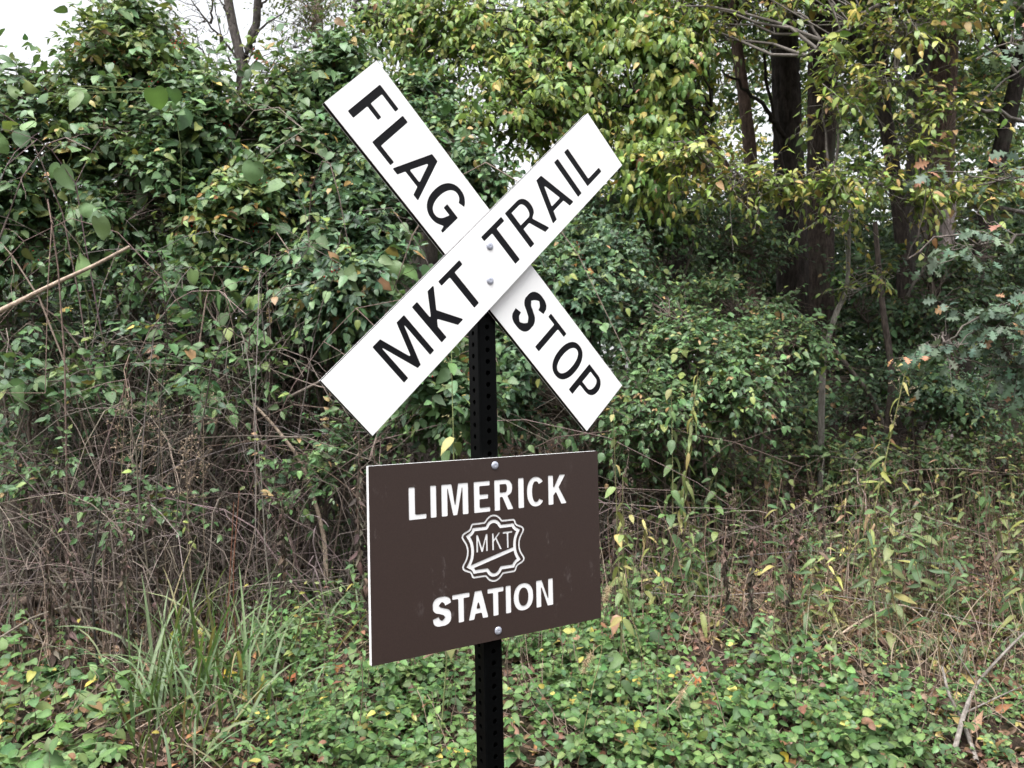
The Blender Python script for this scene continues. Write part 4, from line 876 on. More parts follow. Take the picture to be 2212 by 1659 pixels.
bush('honeysuckle_bush', 'green growth darkened for shade under the hedge behind the bare canes', 128, [ell(100, 700, 6.6, 220, 130), ell(420, 740, 6.6, 220, 120), ell(680, 760, 6.6, 160, 110), ell(300, 950, 6.5, 320, 90), ell(680, 960, 6.4, 200, 90)], 1300, pal='dark', pick=120, thr=-.4, shell=.9, mix=0)  # dark leaf colour stands in for shade inside the hedge
bush('shrub', 'rough weedy bank right of the brown panel top corner', 129, [ell(1360, 1000, 6.5, 130, 90), ell(1540, 1010, 6.7, 140, 90)], 420, fm='ovate', size=(.04, .07), pal='weed', pick=200, group='shrubs at the wood edge', up=.9, mix=.2)
bush('shrub', 'rough weedy bank below the thin sapling reaching to the oak', 130, [ell(1740, 1010, 6.9, 140, 80), ell(1940, 1000, 7.0, 140, 80), ell(2130, 980, 7.2, 120, 70)], 480, fm='ovate', size=(.04, .07), pal='weed', pick=200, group='shrubs at the wood edge', up=.9, mix=.2)
# ================================================================== BARE CANES
def canes(label, seed, px, pw, Y, n, top, col=(.20, .165, .145), lat=5):
    rng = np.random.default_rng(seed); b0 = onground(px, 1240); b0 = np.array([at(px, 900, Y + .5)[0], Y + .5, 0]); b0[2] = float(gz(b0[0], b0[1]))
    p = Plant('bare_bramble', label, 'bramble', b0, 'bare brambles below the hedge', None, 0)
    k = Y / FPX
    bx = b0[0] + rng.uniform(-pw, pw, n) * k; by = Y + rng.uniform(-.4, .9, n); base = np.stack([bx, by, gz(bx, by) - .02], 1)
    Lh = rng.normal(0, 1, n) * 1.35; hgt = rng.uniform(.15, 1.0, n) * (top - .2)
    end = base + np.stack([Lh, rng.normal(-.25, .35, n), hgt * rng.uniform(.05, 1.25, n)], 1); mid = base + np.stack([Lh * .4, rng.normal(-.1, .2, n), hgt * 1.35], 1)
    t = np.linspace(0, 1, 9)[None, :, None]; P = (1 - t) ** 2 * base[:, None] + 2 * t * (1 - t) * mid[:, None] + t * t * end[:, None]
    P[:, 1:] += np.cumsum(rng.normal(0, .022, P[:, 1:].shape), 1)
    r0 = rng.uniform(.0025, .007, n) * rng.choice([1, 1, 1.5], n); C_ = np.array(col) * np.exp(rng.normal(0, .35, (n, 1))) * np.exp(rng.normal(0, .05, (n, 3)))
    for i in range(min(n, 60)): p.stem('cane', P[i], np.linspace(r0[i], r0[i] * .35, 9), 5, C_[i])
    if n > 60: p.tube('cane', P[60:], r0[60:, None] * np.linspace(1, .35, 9)[None], 4, C_[60:])
    # laterals
    j = rng.integers(0, n, n * lat); u = rng.integers(2, 9, n * lat); s0 = P[j, u]; d = nz(rng.normal(0, 1, s0.shape) + np.array([0, -.3, .15])); ln = rng.uniform(.12, .55, len(j))
    t4 = np.linspace(0, 1, 5)[None, :, None]; Q = s0[:, None] + d[:, None] * (ln[:, None, None] * t4) + np.array([0, 0, -.25]) * (ln[:, None, None] * t4 ** 2)
    Q[:, 1:] += np.cumsum(rng.normal(0, .010, Q[:, 1:].shape), 1)
    p.tube('twig', Q, np.broadcast_to(np.linspace(.0022, .0009, 5), Q.shape[:2]), 3, C_[j] * 1.1)
    return p
canes('tangle of thin grey canes at the far left below the hedge', 201, 60, 200, 5.25, 95, 2.7, (.135, .112, .098), 8)
canes('tangle of arching canes with dry seed heads left of centre', 202, 300, 180, 5.1, 95, 2.3, (.175, .145, .125), 8)
canes('tangle of brown canes under the low bluish bush', 203, 520, 190, 5.2, 90, 2.2, (.14, .115, .10), 7)
canes('tangle of dark canes just left of the MKT board end', 204, 720, 150, 5.3, 70, 1.6, (.13, .105, .095))
canes('long bare shoots wandering out of the hedge at far left', 208, 180, 260, 5.3, 46, 3.6, (.16, .125, .105), 4)
canes('long bare shoots wandering out of the hedge left of the FLAG board', 209, 560, 240, 5.5, 46, 3.6, (.15, .118, .10), 4)
canes('few bare canes behind the post and ivy', 205, 1150, 160, 5.6, 50, 1.3, (.15, .125, .11))
canes('scatter of bare canes in the right weed strip', 206, 1550, 260, 6.2, 60, .9, (.17, .135, .115), 3)
canes('dim bare canes inside the dark wood at right', 207, 1850, 260, 8.2, 60, 1.6, (.10, .082, .072), 4)
# ================================================================== DEAD BRANCHES, LOGS
def wood(name, label, pts, r0, r1, col, seed, forks=(), group='dead wood on the bank', cat='dead branch', n=22):
    rng = np.random.default_rng(seed); q = curve3([np.array(p, float) for p in pts], n); rr = np.linspace(r0, r1, n)
    o = bpy.data.objects.new(name, None); C.objects.link(o); o.location = Vector(q[0]); tag(o, label, cat, group)
    V, Q, K, _ = trunk_mesh(np.array([np.array(p, float) for p in pts]), [r0, (r0 + r1) / 2, r1], 12, col, rng, .12, n * 2)
    V = V - q[0]
    link('stem', build_mesh('stem', V, None, Q, K, (M_WOOD,)), o)
    for f in forks:
        g = curve3([np.array(p, float) for p in f], 10); v, qd, k = tube_batch((g - q[0])[None], np.linspace(r1 * .9, r1 * .35, 10)[None], 5, col)
        link('side_branch', build_mesh('side_branch', v, None, qd, k, (M_WOOD,)), o)
    return o
tan = (.33, .26, .205)
wood('dead_branch', 'thick pale tan branch slanting up from the left edge', [W(-30, 686, 4.8), W(120, 612, 4.85), W(200, 575, 4.9), W(280, 533, 5.0)], .013, .009, tan, 301)
wood('dead_branch', 'grey branch leaning from ground toward the MKT board, left of a pale stalk', [W(330, 1130, 5.6), W(430, 1000, 5.5), W(500, 925, 5.4), W(590, 875, 5.3), W(700, 820, 5.2)], .020, .009, (.24, .2, .175), 302, [[W(500, 925, 5.4), W(520, 860, 5.4), W(560, 810, 5.4)]])
wood('dead_branch', 'pale upright dead stalk bending left of the MKT board end', [W(705, 1260, 5.1), W(697, 1150, 5.1), W(655, 1010, 5.1), W(600, 930, 5.1), W(545, 870, 5.1)], .014, .008, tan, 303)
wood('dead_branch', 'thin arching cane curving over to the right before the dark gap', [W(800, 990, 5), W(820, 900, 5), W(770, 850, 5.05), W(690, 835, 5.1), W(590, 800, 5.2)], .007, .003, (.27, .215, .19), 304)
wood('dead_branch', 'bleached forked stick lower left among brown stalks', [W(180, 1190, 5.4), W(165, 1140, 5.4), W(150, 1090, 5.4), W(140, 1030, 5.4)], .022, .012, (.45, .34, .28), 305, [[W(165, 1140, 5.4), W(185, 1100, 5.4), W(190, 1040, 5.4)]])
wood('log', 'long weathered log lying along the bank, upper of the two at left', [onground(-60, 1262) + [0, 0, .03], onground(120, 1246) + [0, 0, .04], onground(300, 1232) + [0, 0, .05], onground(520, 1190) + [0, 0, .05]], .042, .034, (.24, .19, .16), 306, cat='log')
wood('log', 'short weathered log end at the left edge, lower of the two', [onground(-60, 1315) + [0, 0, .03], onground(60, 1308) + [0, 0, .03], onground(160, 1302) + [0, 0, .02]], .036, .028, (.27, .205, .165), 307, cat='log')
wood('log', 'split grey log lying between grass and green vines', [onground(380, 1215) + [0, 0, .04], onground(450, 1190) + [0, 0, .05], onground(560, 1150) + [0, 0, .06]], .05, .035, (.22, .18, .165), 308, cat='log')
gl2 = (.19, .17, .155)
wood('dead_branch', 'lichened grey twig rising to the right edge at lower right', [onground(2060, 1640) + [0, 0, .02], onground(2085, 1590) + [0, 0, .1], W(2110, 1480, 3.9), W(2160, 1420, 3.9), W(2230, 1350, 3.9)], .010, .005, gl2, 309, [[W(2110, 1480, 3.9), W(2060, 1400, 3.9), W(2020, 1330, 3.9)], [onground(2085, 1590) + [0, 0, .1], W(2190, 1490, 3.8), W(2240, 1470, 3.8)]])
wood('dead_branch', 'second lichened twig leaning left at the lower right corner', [onground(2110, 1655) + [0, 0, .02], W(2080, 1560, 3.6), W(2050, 1500, 3.65), W(2035, 1440, 3.7)], .009, .005, gl2, 310)
wood('dead_branch', 'thin pale stick lying across dry grass at far right', [onground(1800, 1400) + [0, 0, .05], W(1880, 1330, 4.8), W(1960, 1310, 4.8), W(2060, 1400, 4.7)], .006, .003, (.4, .31, .24), 311)
# ================================================================== GREENBRIER (large heart leaves)
def brier(label, seed, pts, Y, pal='brier', pick=300):
    Y = Y + .2
    rng = np.random.default_rng(seed); P0 = np.array([W(x, y, Y + rng.uniform(-.15, .15)) for x, y, s in pts]); c = P0.mean(0)
    base = np.array([c[0], c[1] + .3, float(gz(c[0], c[1] + .3))])
    p = Plant('greenbrier_vine', label, 'vine', base, 'greenbrier vines on the hedge', None, pick)
    st = P0 + rng.normal(0, .03, P0.shape) + np.array([0, .06, .03]); o = np.argsort(st[:, 2])
    q = curve3(np.vstack([base, base * .4 + st[o[0]] * .6 + [0.1, .1, 0], st[o]]) if len(st) > 1 else np.vstack([base, st]), 10 + 8 * len(st))
    p.stem('stem', q, np.full(len(q), .0022), 5, (.12, .15, .06))
    n = len(pts); sz = np.array([s for *_, s in pts]) * Y / FPX * rng.uniform(.65, .95, n)
    ax = np.array([0, -.25, -.75]) + rng.normal(0, .6, (n, 3)); nr = np.array([0, -.7, .65]) + rng.normal(0, .42, (n, 3))
    axu = nz(ax)
    p.leaves('heart', P0 - axu * sz[:, None] * .45, ax, nr, sz, colours(pal, n, rng))
    return p
brier('greenbrier with three big round leaves by the tan branch', 401, [(172, 572, 66), (216, 494, 62), (183, 456, 46), (205, 470, 40)], 4.7)
brier('greenbrier leaves on the hedge top at left', 402, [(90, 205, 50), (70, 185, 48), (150, 215, 55), (170, 200, 46), (240, 195, 44), (340, 215, 56), (375, 208, 50), (30, 195, 44)], 5.0)
brier('greenbrier with large dark leaves under the hedge top centre', 403, [(385, 255, 60), (430, 240, 50), (360, 305, 46), (440, 318, 54), (412, 305, 46), (425, 345, 50), (430, 370, 52), (390, 330, 40)], 5.3, 'bush')
brier('greenbrier with light leaves along the left edge', 404, [(45, 300, 50), (5, 310, 46), (140, 385, 56), (120, 370, 46), (62, 268, 40), (15, 265, 40), (160, 320, 42)], 4.9)
brier('greenbrier cluster left of the bluish low bush', 405, [(430, 640, 48), (470, 655, 50), (520, 645, 50), (548, 655, 44), (455, 610, 42), (500, 615, 40), (415, 600, 38), (480, 690, 42), (380, 605, 40)], 5.0)
brier('greenbrier with pale leaves left of the FLAG board', 406, [(565, 312, 52), (545, 372, 54), (520, 345, 46), (590, 400, 50), (612, 492, 54), (655, 590, 46), (505, 375, 42)], 5.2)
brier('greenbrier leaves just above the MKT board', 407, [(762, 640, 58), (850, 580, 62), (885, 585, 54), (840, 610, 52), (815, 565, 42), (800, 645, 44), (925, 590, 40)], 5.0)
brier('greenbrier leaves in the upper V of the crossbuck', 408, [(1000, 290, 44), (985, 250, 46), (1040, 235, 48), (1075, 260, 40), (960, 235, 42), (1050, 300, 42), (1080, 400, 42), (1060, 345, 40)], 5.8)
brier('greenbrier leaves left of the bush by the FLAG top corner', 409, [(620, 265, 40), (595, 235, 38), (660, 245, 36), (575, 290, 44), (1130, 530, 40)][:4], 5.7)
# ================================================================== WEEDS
def weed(name, label, seed, base, top, nleaf, size, fm='lance', pal='weed', r=.003, droop=.5, t0=.25, group='tall weeds of the bank', col=(.15, .15, .07), head=None, cat='weed', mat=None, bend=.0, hang=None, pair=False):
    rng = np.random.default_rng(seed); base = np.array(base, float); top = np.array(top, float); base[2] = float(gz(base[0], base[1])) - .01
    p = Plant(name, label, cat, base, group, mat or M_LEAF, 200)
    m = (base + top) / 2 + rng.normal(0, .03, 3) + np.array([bend, 0, 0]); q = curve3([base, m, top], 16); H = np.linalg.norm(top - base)
    p.stem('stem', q, np.linspace(r, r * .5, 16), 6, np.array(col) * rng.uniform(.85, 1.15))
    t = np.linspace(t0, .98, nleaf) + rng.normal(0, .015, nleaf); t = np.clip(t, 0, .99)
    if pair: t = np.repeat(t[::2], 2)[:nleaf]
    i = t * 15; k = i.astype(int); pos = q[k] + (q[np.minimum(k + 1, 15)] - q[k]) * (i - k)[:, None]
    a = np.arange(nleaf) * 2.4 + rng.uniform(0, 6); 
    if pair: a = np.where(np.arange(nleaf) % 2 == 0, 0, math.pi) + (np.arange(nleaf) // 2) * 1.57 + rng.uniform(0, 6)
    hg = droop if hang is None else hang
    ax = np.stack([np.cos(a), np.sin(a) * .8 - .15, np.full(nleaf, .35 - hg)], 1) + rng.normal(0, .15, (nleaf, 3))
    nr = np.array([0, -.35, 1.0]) + rng.normal(0, .25, (nleaf, 3)) + np.stack([np.cos(a), np.sin(a), 0 * a], 1) * .35 * hg
    sz = rng.uniform(*size, nleaf) * (1 - .45 * (t - t0) / (1 - t0))
    p.leaves(fm, pos, ax, nr, sz, colours(pal, nleaf, rng))
    if head:
        n, hr, hc = head; s0 = q[rng.integers(11, 16, n)]; d = nz(rng.normal(0, 1, (n, 3)) * np.array([1, 1, .5]) + np.array([0, 0, 1.1])); L_ = rng.uniform(.4, 1, n) * hr
        tt = np.linspace(0, 1, 5)[None, :, None]; P = s0[:, None] + d[:, None] * L_[:, None, None] * tt + np.array([0, 0, -.12]) * L_[:, None, None] * tt ** 2
        p.tube('seed_head', P, np.broadcast_to(np.linspace(.0012, .0009, 5), (n, 5)), 3, np.array(hc) * .8)
        e = P[:, -1]; b = e[:, None] + rng.normal(0, .008, (n, 4, 3)); b = b.reshape(-1, 3); dd = nz(rng.normal(0, 1, b.shape)) * .007
        p.tube('seed_head', np.stack([b - dd, b, b + dd], 1), np.tile([.001, .0032, .001], (len(b), 1)), 4, hc)
    return p
SEED = (.20, .155, .12)
G_ = lambda x, y: onground(x, y)
weed('goldenrod', 'tallest goldenrod standing alone at right, yellowed arching leaves, fuzzy head', 501, at(1838, 1340, 5.0), at(1962, 775, 5.0), 17, (.13, .18), pal='weedy', r=.0055, droop=.55, t0=.3, col=(.20, .21, .085), head=(20, .13, (.34, .28, .2)), bend=.03)
weed('goldenrod', 'goldenrod with drooping yellow withered leaves right of the STOP board', 502, at(1440, 1240, 5.2), at(1508, 800, 5.2), 26, (.11, .17), pal='weedy', r=.004, droop=1.5, t0=.45, col=(.2, .17, .08), mat=M_DULL)
weed('tall_weed', 'weed with broad yellow green leaves left of the drooping goldenrod', 503, at(1440, 1260, 5.0), at(1450, 830, 5.0), 18, (.10, .15), fm='elm', pal='weed', r=.004, droop=1.2, t0=.3)
weed('tall_weed', 'weed with spotted pale leaves touching the lower STOP board corner', 504, at(1340, 1300, 4.3), at(1325, 890, 4.2), 9, (.09, .13), fm='elm', pal='weedy', r=.0035, droop=1.1, t0=.2)
weed('tall_weed', 'weed with long pale leaves between MKT board end and post', 505, at(945, 1300, 3.7), at(975, 740, 3.7), 16, (.12, .17), fm='elm', pal='weed', r=.0042, droop=.9, t0=.25, col=(.16, .19, .08), head=(8, .08, (.22, .2, .1)))
weed('tall_weed', 'leafy weed beside the brown panel right edge', 506, at(1335, 1420, 3.8), at(1345, 1020, 3.8), 15, (.08, .13), fm='elm', pal='weed', r=.003, droop=.8, t0=.15, pair=True)
weed('tall_weed', 'twining weed with paired round leaves right of the brown panel', 507, at(1490, 1440, 4.0), at(1440, 1060, 4.0), 22, (.05, .075), fm='round', pal='ground', r=.0026, droop=.5, t0=.1, col=(.12, .10, .06), pair=True, bend=-.05)
rngW = np.random.default_rng(77)
zones = ['right of the drooping goldenrod', 'below the pale tipped shrub', 'left of the thin sapling foot', 'below the thin sapling', 'around the tallest goldenrod', 'right of the tallest goldenrod', 'at the far right edge']
zx = [1400, 1520, 1640, 1760, 1880, 1990, 2090, 2230]
def zone(x): return zones[min(max(np.searchsorted(zx, x) - 1, 0), 6)]
looks = [('green lance leaves', 'lance', 'weed', (.11, .17)), ('yellowing leaves', 'lance', 'weedy', (.11, .17)), ('toothed leaves', 'elm', 'weed', (.09, .15)), ('small paired leaves', 'ovate', 'ground', (.05, .08))]
used = {}
for k in range(125):
    x = rngW.uniform(1330, 2225); Y = rngW.uniform(4.3, 7.4); b = at(x, 900, Y); b[2] = 0; H = rngW.uniform(.45, .95) * (1 if Y < 6.5 else 1.1); lk = looks[int(rngW.choice(4, p=[.38, .1, .34, .18]))]
    zn = zone(x); hd = rngW.random() < .4; tall = 'tall' if H > .72 else 'short'
    z0 = float(gz(b[0], b[1])); top = b + np.array([rngW.normal(0, .08), rngW.normal(0, .08), z0 + H]); lean = 'left bent ' if top[0] - b[0] < -.05 else ('right bent ' if top[0] - b[0] > .05 else 'upright ')
    weed('tall_weed', f"{tall} {lean}weed with {lk[0]}{' and seeds' if hd else ''} {zn}", 600 + k, b, top, int(rngW.integers(11, 20)), lk[3], fm=lk[1], pal=lk[2], r=rngW.uniform(.0018, .003), droop=rngW.uniform(.1, .8), t0=.12, head=(9, .07, SEED) if hd else None, col=(.15, .13, .07), pair=lk[1] == 'ovate', group=f'weeds {zn}')
for k, (x, y, h, fmm, lab) in enumerate([(1110, 1520, .42, 'broad', 'leafy sprig just right of the post foot'), (1200, 1450, .5, 'ovate', 'tall leafy sprig below the panel right half'), (1290, 1400, .5, 'broad', 'leafy sprig below the panel right corner'), (1420, 1560, .34, 'ovate', 'leafy sprig low in the vines right of the foxtail'), (1560, 1620, .3, 'broad', 'leafy sprig at the bottom centre right'), (1120, 1640, .34, 'elm', 'toothed leaf sprig at the bottom right of the post'), (960, 1560, .42, 'ovate', 'leafy sprig just left of the post foot'), (850, 1520, .45, 'broad', 'leafy sprig below the panel left half'), (740, 1560, .5, 'ovate', 'tall leafy sprig right of the grass'), (650, 1500, .55, 'ovate', 'tallest leafy sprig right of the grass'), (760, 1420, .55, 'elm', 'toothed leaf sprig at the panel lower left corner'), (80, 1590, .4, 'broad', 'leafy sprig at lower left corner'), (170, 1560, .4, 'ovate', 'paired leaf sprig at lower left'), (1380, 1330, .5, 'elm', 'toothed leaf sprig right of the panel'), (1760, 1560, .3, 'ovate', 'leafy sprig left of the lichened twigs'), (1650, 1480, .36, 'broad', 'leafy sprig before the straw'), (40, 1480, .45, 'elm', 'toothed leaf sprig at the left edge')]):
    g = onground(x, y); rr = np.random.default_rng(450 + k)
    weed('leafy_sprig', lab, 450 + k, g, g + np.array([rr.normal(0, .07), rr.normal(-.05, .05), h]), 16, (.06, .10) if fmm != 'ovate' else (.05, .085), fm=fmm, pal='ground' if k % 3 else 'light', r=.0022, droop=.45, t0=.15, pair=k % 2 == 0, group='leafy sprigs in the ground vines', cat='plant')
# withered dark stalks
for k, (x, y, yt, Y, lab) in enumerate([(150, 1480, 1190, 4.3, 'thickest withered brown stalk with crumpled leaves at lower left'), (118, 1440, 1170, 4.4, 'withered stalk just left of the thickest one'), (215, 1480, 1075, 4.3, 'slim black withered stem right of the thickest stalk'), (262, 1530, 1230, 4.0, 'withered stalk in front of the grass, crumpled leaves low'), (292, 1500, 1120, 4.5, 'withered stalk behind the grass'), (345, 1500, 1060, 4.6, 'withered stalk right of centre in the grass'), (480, 1560, 1085, 4.2, 'reddish bare weed stem rising through the grass, left of two'), (520, 1560, 1060, 4.2, 'reddish bare weed stem rising through the grass, right of two'), (590, 1340, 1080, 4.6, 'withered stalk among the green vines left of the panel'), (1580, 1430, 1180, 4.6, 'withered stalk in the dry grass right of the twining weed'), (1625, 1440, 1160, 4.6, 'withered stalk leaning in the dry grass'), (1700, 1420, 1130, 4.7, 'withered stalk at the centre of the dry grass'), (1330, 1250, 985, 4.9, 'withered stalk hanging brown leaves by the panel top right corner'), (820, 1180, 930, 4.5, 'withered stalk left of the panel top left corner'), (800, 1230, 960, 4.7, 'withered stalk behind the panel left edge'), (1790, 1300, 1060, 5.4, 'withered stalk below the thin sapling')]):
    bare = 'bare' in lab or 'slim' in lab; red = 'reddish' in lab
    rr = np.random.default_rng(900 + k)
    weed('withered_weed', lab, 700 + k, at(x, y, Y), at(x + rr.normal(0, 20), yt, Y), 4 if bare else 60, (.045, .10) if not bare else (.03, .05), fm='dead', pal='deadw', r=.0065 if not red else .0035, droop=2.4, t0=.08, col=(.15, .065, .04) if red else ((.02, .018, .016) if 'black' in lab else (.10, .075, .06)), group='withered weeds', mat=M_DRY, head=(6, .05, (.16, .12, .10)) if not bare else None)
# dry seed-head sprays left of the sign
for k, (x, y, Y, lab) in enumerate([(340, 810, 4.9, 'fluffy tan dried flower head above the bare canes'), (270, 860, 4.9, 'small dried seed clusters left of the fluffy head'), (440, 880, 4.8, 'drooping dried grass like seed spray right of the fluffy head'), (400, 960, 4.7, 'low drooping dried seed spray before the dark gap'), (310, 930, 5, 'dried seed clusters below the fluffy head')]):
    weed('dried_weed', lab, 760 + k, at(x + 20, 1210, Y), at(x, y, Y), 2, (.03, .05), fm='dead', pal='deadw', r=.0024, col=(.24, .19, .14), head=(26, .11, (.33, .25, .18)), group='dried weeds among the canes', mat=M_DRY)
# ================================================================== GROUND VINES
def vines(name, label, seed, poly, n, size, pal='ground', fm='round', K=9, L=(.12, .34), up=.9, pick=300, group='green vines carpeting the bank', cat='ground vine', droop=.35, lift=.0, mat=None, thr=.09):
    rng = np.random.default_rng(seed); poly = np.array(poly, float); lo, hi = poly.min(0), poly.max(0); pts = []
    while len(pts) < n:
        q = rng.uniform(lo, hi); ins = False; j = len(poly) - 1
        for i in range(len(poly)):
            if (poly[i][1] > q[1]) != (poly[j][1] > q[1]) and q[0] < (poly[j][0] - poly[i][0]) * (q[1] - poly[i][1]) / (poly[j][1] - poly[i][1]) + poly[i][0]: ins = not ins
            j = i
        if ins and noise.noise(Vector((q[0] / 62, q[1] / 40, seed * .37))) > thr: pts.append(q)
    pts = np.array(pts); g = onground_many(pts[:, 0], pts[:, 1]); p = Plant(name, label, cat, g.mean(0), group, mat or M_LEAF, pick)
    d = nz(rng.normal(0, .55, (n, 3)) * np.array([1, 1, .3]) + np.array([0, -.15, up])); LL = rng.uniform(*L, n) * np.array([1 + .75 * noise.noise(Vector((q[0] / 85, q[1] / 60, 3.3))) for q in pts])
    g[:, 2] += rng.uniform(-.02, lift + .01, n)
    sprays(p, rng, g, d, LL, K, fm, size, pal, droop, (0, -.35, 1), 1.0, .32, .12, .0014, (.13, .085, .06), True, t0=.2)
    return p
vines('ground_vine', 'round leaved vines carpeting the ground right of the post foot', 801, [(1090, 1400), (1240, 1330), (1440, 1370), (1500, 1500), (1450, 1700), (1090, 1700)], 520, (.032, .06), L=(.1, .42))
vines('ground_vine', 'round leaved vines right of the brown panel', 802, [(1120, 1330), (1310, 1250), (1440, 1290), (1450, 1400), (1250, 1420)], 360, (.032, .054), L=(.12, .45))
vines('ground_vine', 'round leaved vines spreading at the bottom between post and lower right twigs', 803, [(1450, 1480), (1700, 1450), (1960, 1530), (1950, 1700), (1440, 1700)], 380, (.034, .062), L=(.1, .4))
vines('ground_vine', 'green vines below the brown panel left of the post', 804, [(700, 1500), (860, 1440), (1030, 1430), (1030, 1700), (700, 1700)], 330, (.034, .06), L=(.1, .42))
vines('ground_vine', 'taller pinnate leaved vines at bottom left of centre', 805, [(570, 1440), (720, 1400), (760, 1560), (720, 1700), (560, 1690)], 210, (.036, .06), fm='ovate', L=(.2, .5))
vines('ground_vine', 'dark green vines left of the brown panel', 806, [(550, 1180), (700, 1120), (800, 1180), (810, 1450), (560, 1430)], 420, (.034, .06), fm='ovate', L=(.2, .6), pal='ground')
vines('ground_vine', 'leafy low plants in the lower left corner', 807, [(-20, 1450), (220, 1430), (280, 1560), (240, 1700), (-20, 1700)], 90, (.04, .085), fm='broad', L=(.15, .35))
vines('ground_vine', 'scattered low plants among the withered stalks at left', 808, [(-20, 1200), (300, 1180), (520, 1250), (520, 1680), (260, 1680), (200, 1440), (-20, 1440)], 110, (.03, .06), fm='broad', L=(.1, .35), K=7)
vines('ground_vine', 'mixed low plants behind the panel right edge', 809, [(1290, 1150), (1500, 1130), (1640, 1200), (1640, 1330), (1450, 1300), (1300, 1260)], 330, (.03, .05), fm='ovate', L=(.2, .5))
vines('ground_vine', 'thin low plants at the lower right among brown leaves', 810, [(1900, 1470), (2240, 1440), (2240, 1700), (1940, 1700)], 200, (.025, .04), L=(.08, .22), K=8)
vines('ground_vine', 'low weeds on the bank below the oak', 811, [(1850, 1080), (2240, 1020), (2240, 1260), (1900, 1280), (1700, 1250)], 420, (.035, .06), fm='ovate', L=(.2, .5), pal='weed')
vines('ground_vine', 'low weeds among dry grass at right', 812, [(1500, 1280), (1900, 1280), (2240, 1260), (2240, 1440), (1600, 1450)], 210, (.03, .055), fm='ovate', L=(.1, .35), pal='weed')
vines('ground_vine', 'dark ground leaves under the hedge left of the post', 813, [(640, 1060), (1000, 1040), (1000, 1200), (700, 1170)], 260, (.03, .05), fm='ovate', L=(.2, .5), pal='blue')
vines('ground_vine', 'dark ground leaves under the ivy right of the post', 814, [(1080, 1050), (1330, 1040), (1330, 1160), (1080, 1180)], 220, (.03, .05), fm='ovate', L=(.2, .5), pal='blue')
vines('ground_vine', 'sparse ground leaves below the bare canes', 815, [(-20, 1130), (600, 1100), (600, 1230), (-20, 1260)], 330, (.035, .065), fm='ovate', L=(.25, .7), pal='ground')
vines('ground_vine', 'pale serrated leaves at the very bottom left corner', 816, [(-20, 1640), (180, 1650), (200, 1740), (-20, 1740)], 26, (.07, .10), fm='broad', L=(.15, .3), K=6)
# ================================================================== GRASS
def blades(rng, base, L_, w_, lean, droop, n=8):
    N = len(base); a = rng.uniform(0, 2 * np.pi, N); h = np.stack([np.cos(a), np.sin(a), 0 * a], 1)
    t = np.linspace(0, 1, n)[None, :, None]
    P = base[:, None] + L_[:, None, None] * (np.array([0, 0, 1.]) * (t * (1 - .0 * t) - droop[:, None, None] * t ** 2.4 * .8) + h[:, None] * (lean[:, None, None] * t + droop[:, None, None] * .75 * t ** 2))
    s = nz(np.cross(np.array([0, 0, 1.]), h) + rng.normal(0, .35, (N, 3)))
    wt = (w_[:, None] * np.minimum(1, .35 + 2.5 * t[0, :, 0])[None] * (1 - t[0, :, 0] ** 3)[None])[..., None]
    mid = P + np.cross(s[:, None], nz(np.gradient(P, axis=1))) * wt * .35
    V = np.stack([P - s[:, None] * wt, mid, P + s[:, None] * wt], 2)     # N,n,3,3
    i = np.arange(N * n * 3).reshape(N, n, 3); Q = np.stack([i[:, :-1, :-1], i[:, :-1, 1:], i[:, 1:, 1:], i[:, 1:, :-1]], -1)
    return V, Q
def grass_clump(label, seed, px, py, n, Lr, wr, pal, spread=.12, group='grass clumps at lower left', dr=(.1, .8)):
    rng = np.random.default_rng(seed); c = onground(px, py)
    o = bpy.data.objects.new('grass_clump', None); C.objects.link(o); o.location = Vector(c); tag(o, label, 'grass', group)
    b = rng.normal(0, spread, (n, 3)); b[:, 2] = 0; b[:, 2] = gz(b[:, 0] + c[0], b[:, 1] + c[1]) - c[2]
    V, Q = blades(rng, b, rng.uniform(*Lr, n), rng.uniform(*wr, n), rng.uniform(.05, .5, n), rng.uniform(*dr, n))
    cs = colours(pal, n, rng)
    for i in range(n):
        sh = np.tile([.92, 1.12, .95], 8)[:, None]
        me = build_mesh('blade', V[i].reshape(-1, 3), None, (Q[i] - i * 24).reshape(-1, 4), cs[i][None] * sh, (M_DULL,)); link('blade', me, o)
PAL['grass'] = [(4, (.11, .18, .075)), (3, (.15, .22, .10)), (1, (.2, .24, .11)), (.4, (.3, .25, .12))]
PAL['straw'] = [(3, (.30, .205, .15)), (2, (.40, .29, .215)), (2, (.21, .14, .11)), (.5, (.2, .2, .09))]
for k, (lab, x, y, n, Lr) in enumerate([('tall grass clump in the middle of the lower left, blades bent over', 400, 1480, 42, (.4, .9)), ('grass clump left of the reddish stems', 340, 1560, 32, (.35, .75)), ('grass clump among the reddish stems', 490, 1520, 42, (.4, .9)), ('grass clump right of the reddish stems before the vines', 560, 1490, 22, (.35, .75)), ('low grass clump at the bottom edge', 430, 1640, 34, (.25, .55)), ('grass clump behind, near the split log', 470, 1330, 20, (.4, .8)), ('thin grass tuft at the left edge', 15, 1330, 9, (.4, .8)), ('thin grass tuft beside the panel left edge', 760, 1330, 9, (.35, .7))]):
    grass_clump(lab, 1000 + k, x, y, n, Lr, (.0045, .010), 'grass', .2)
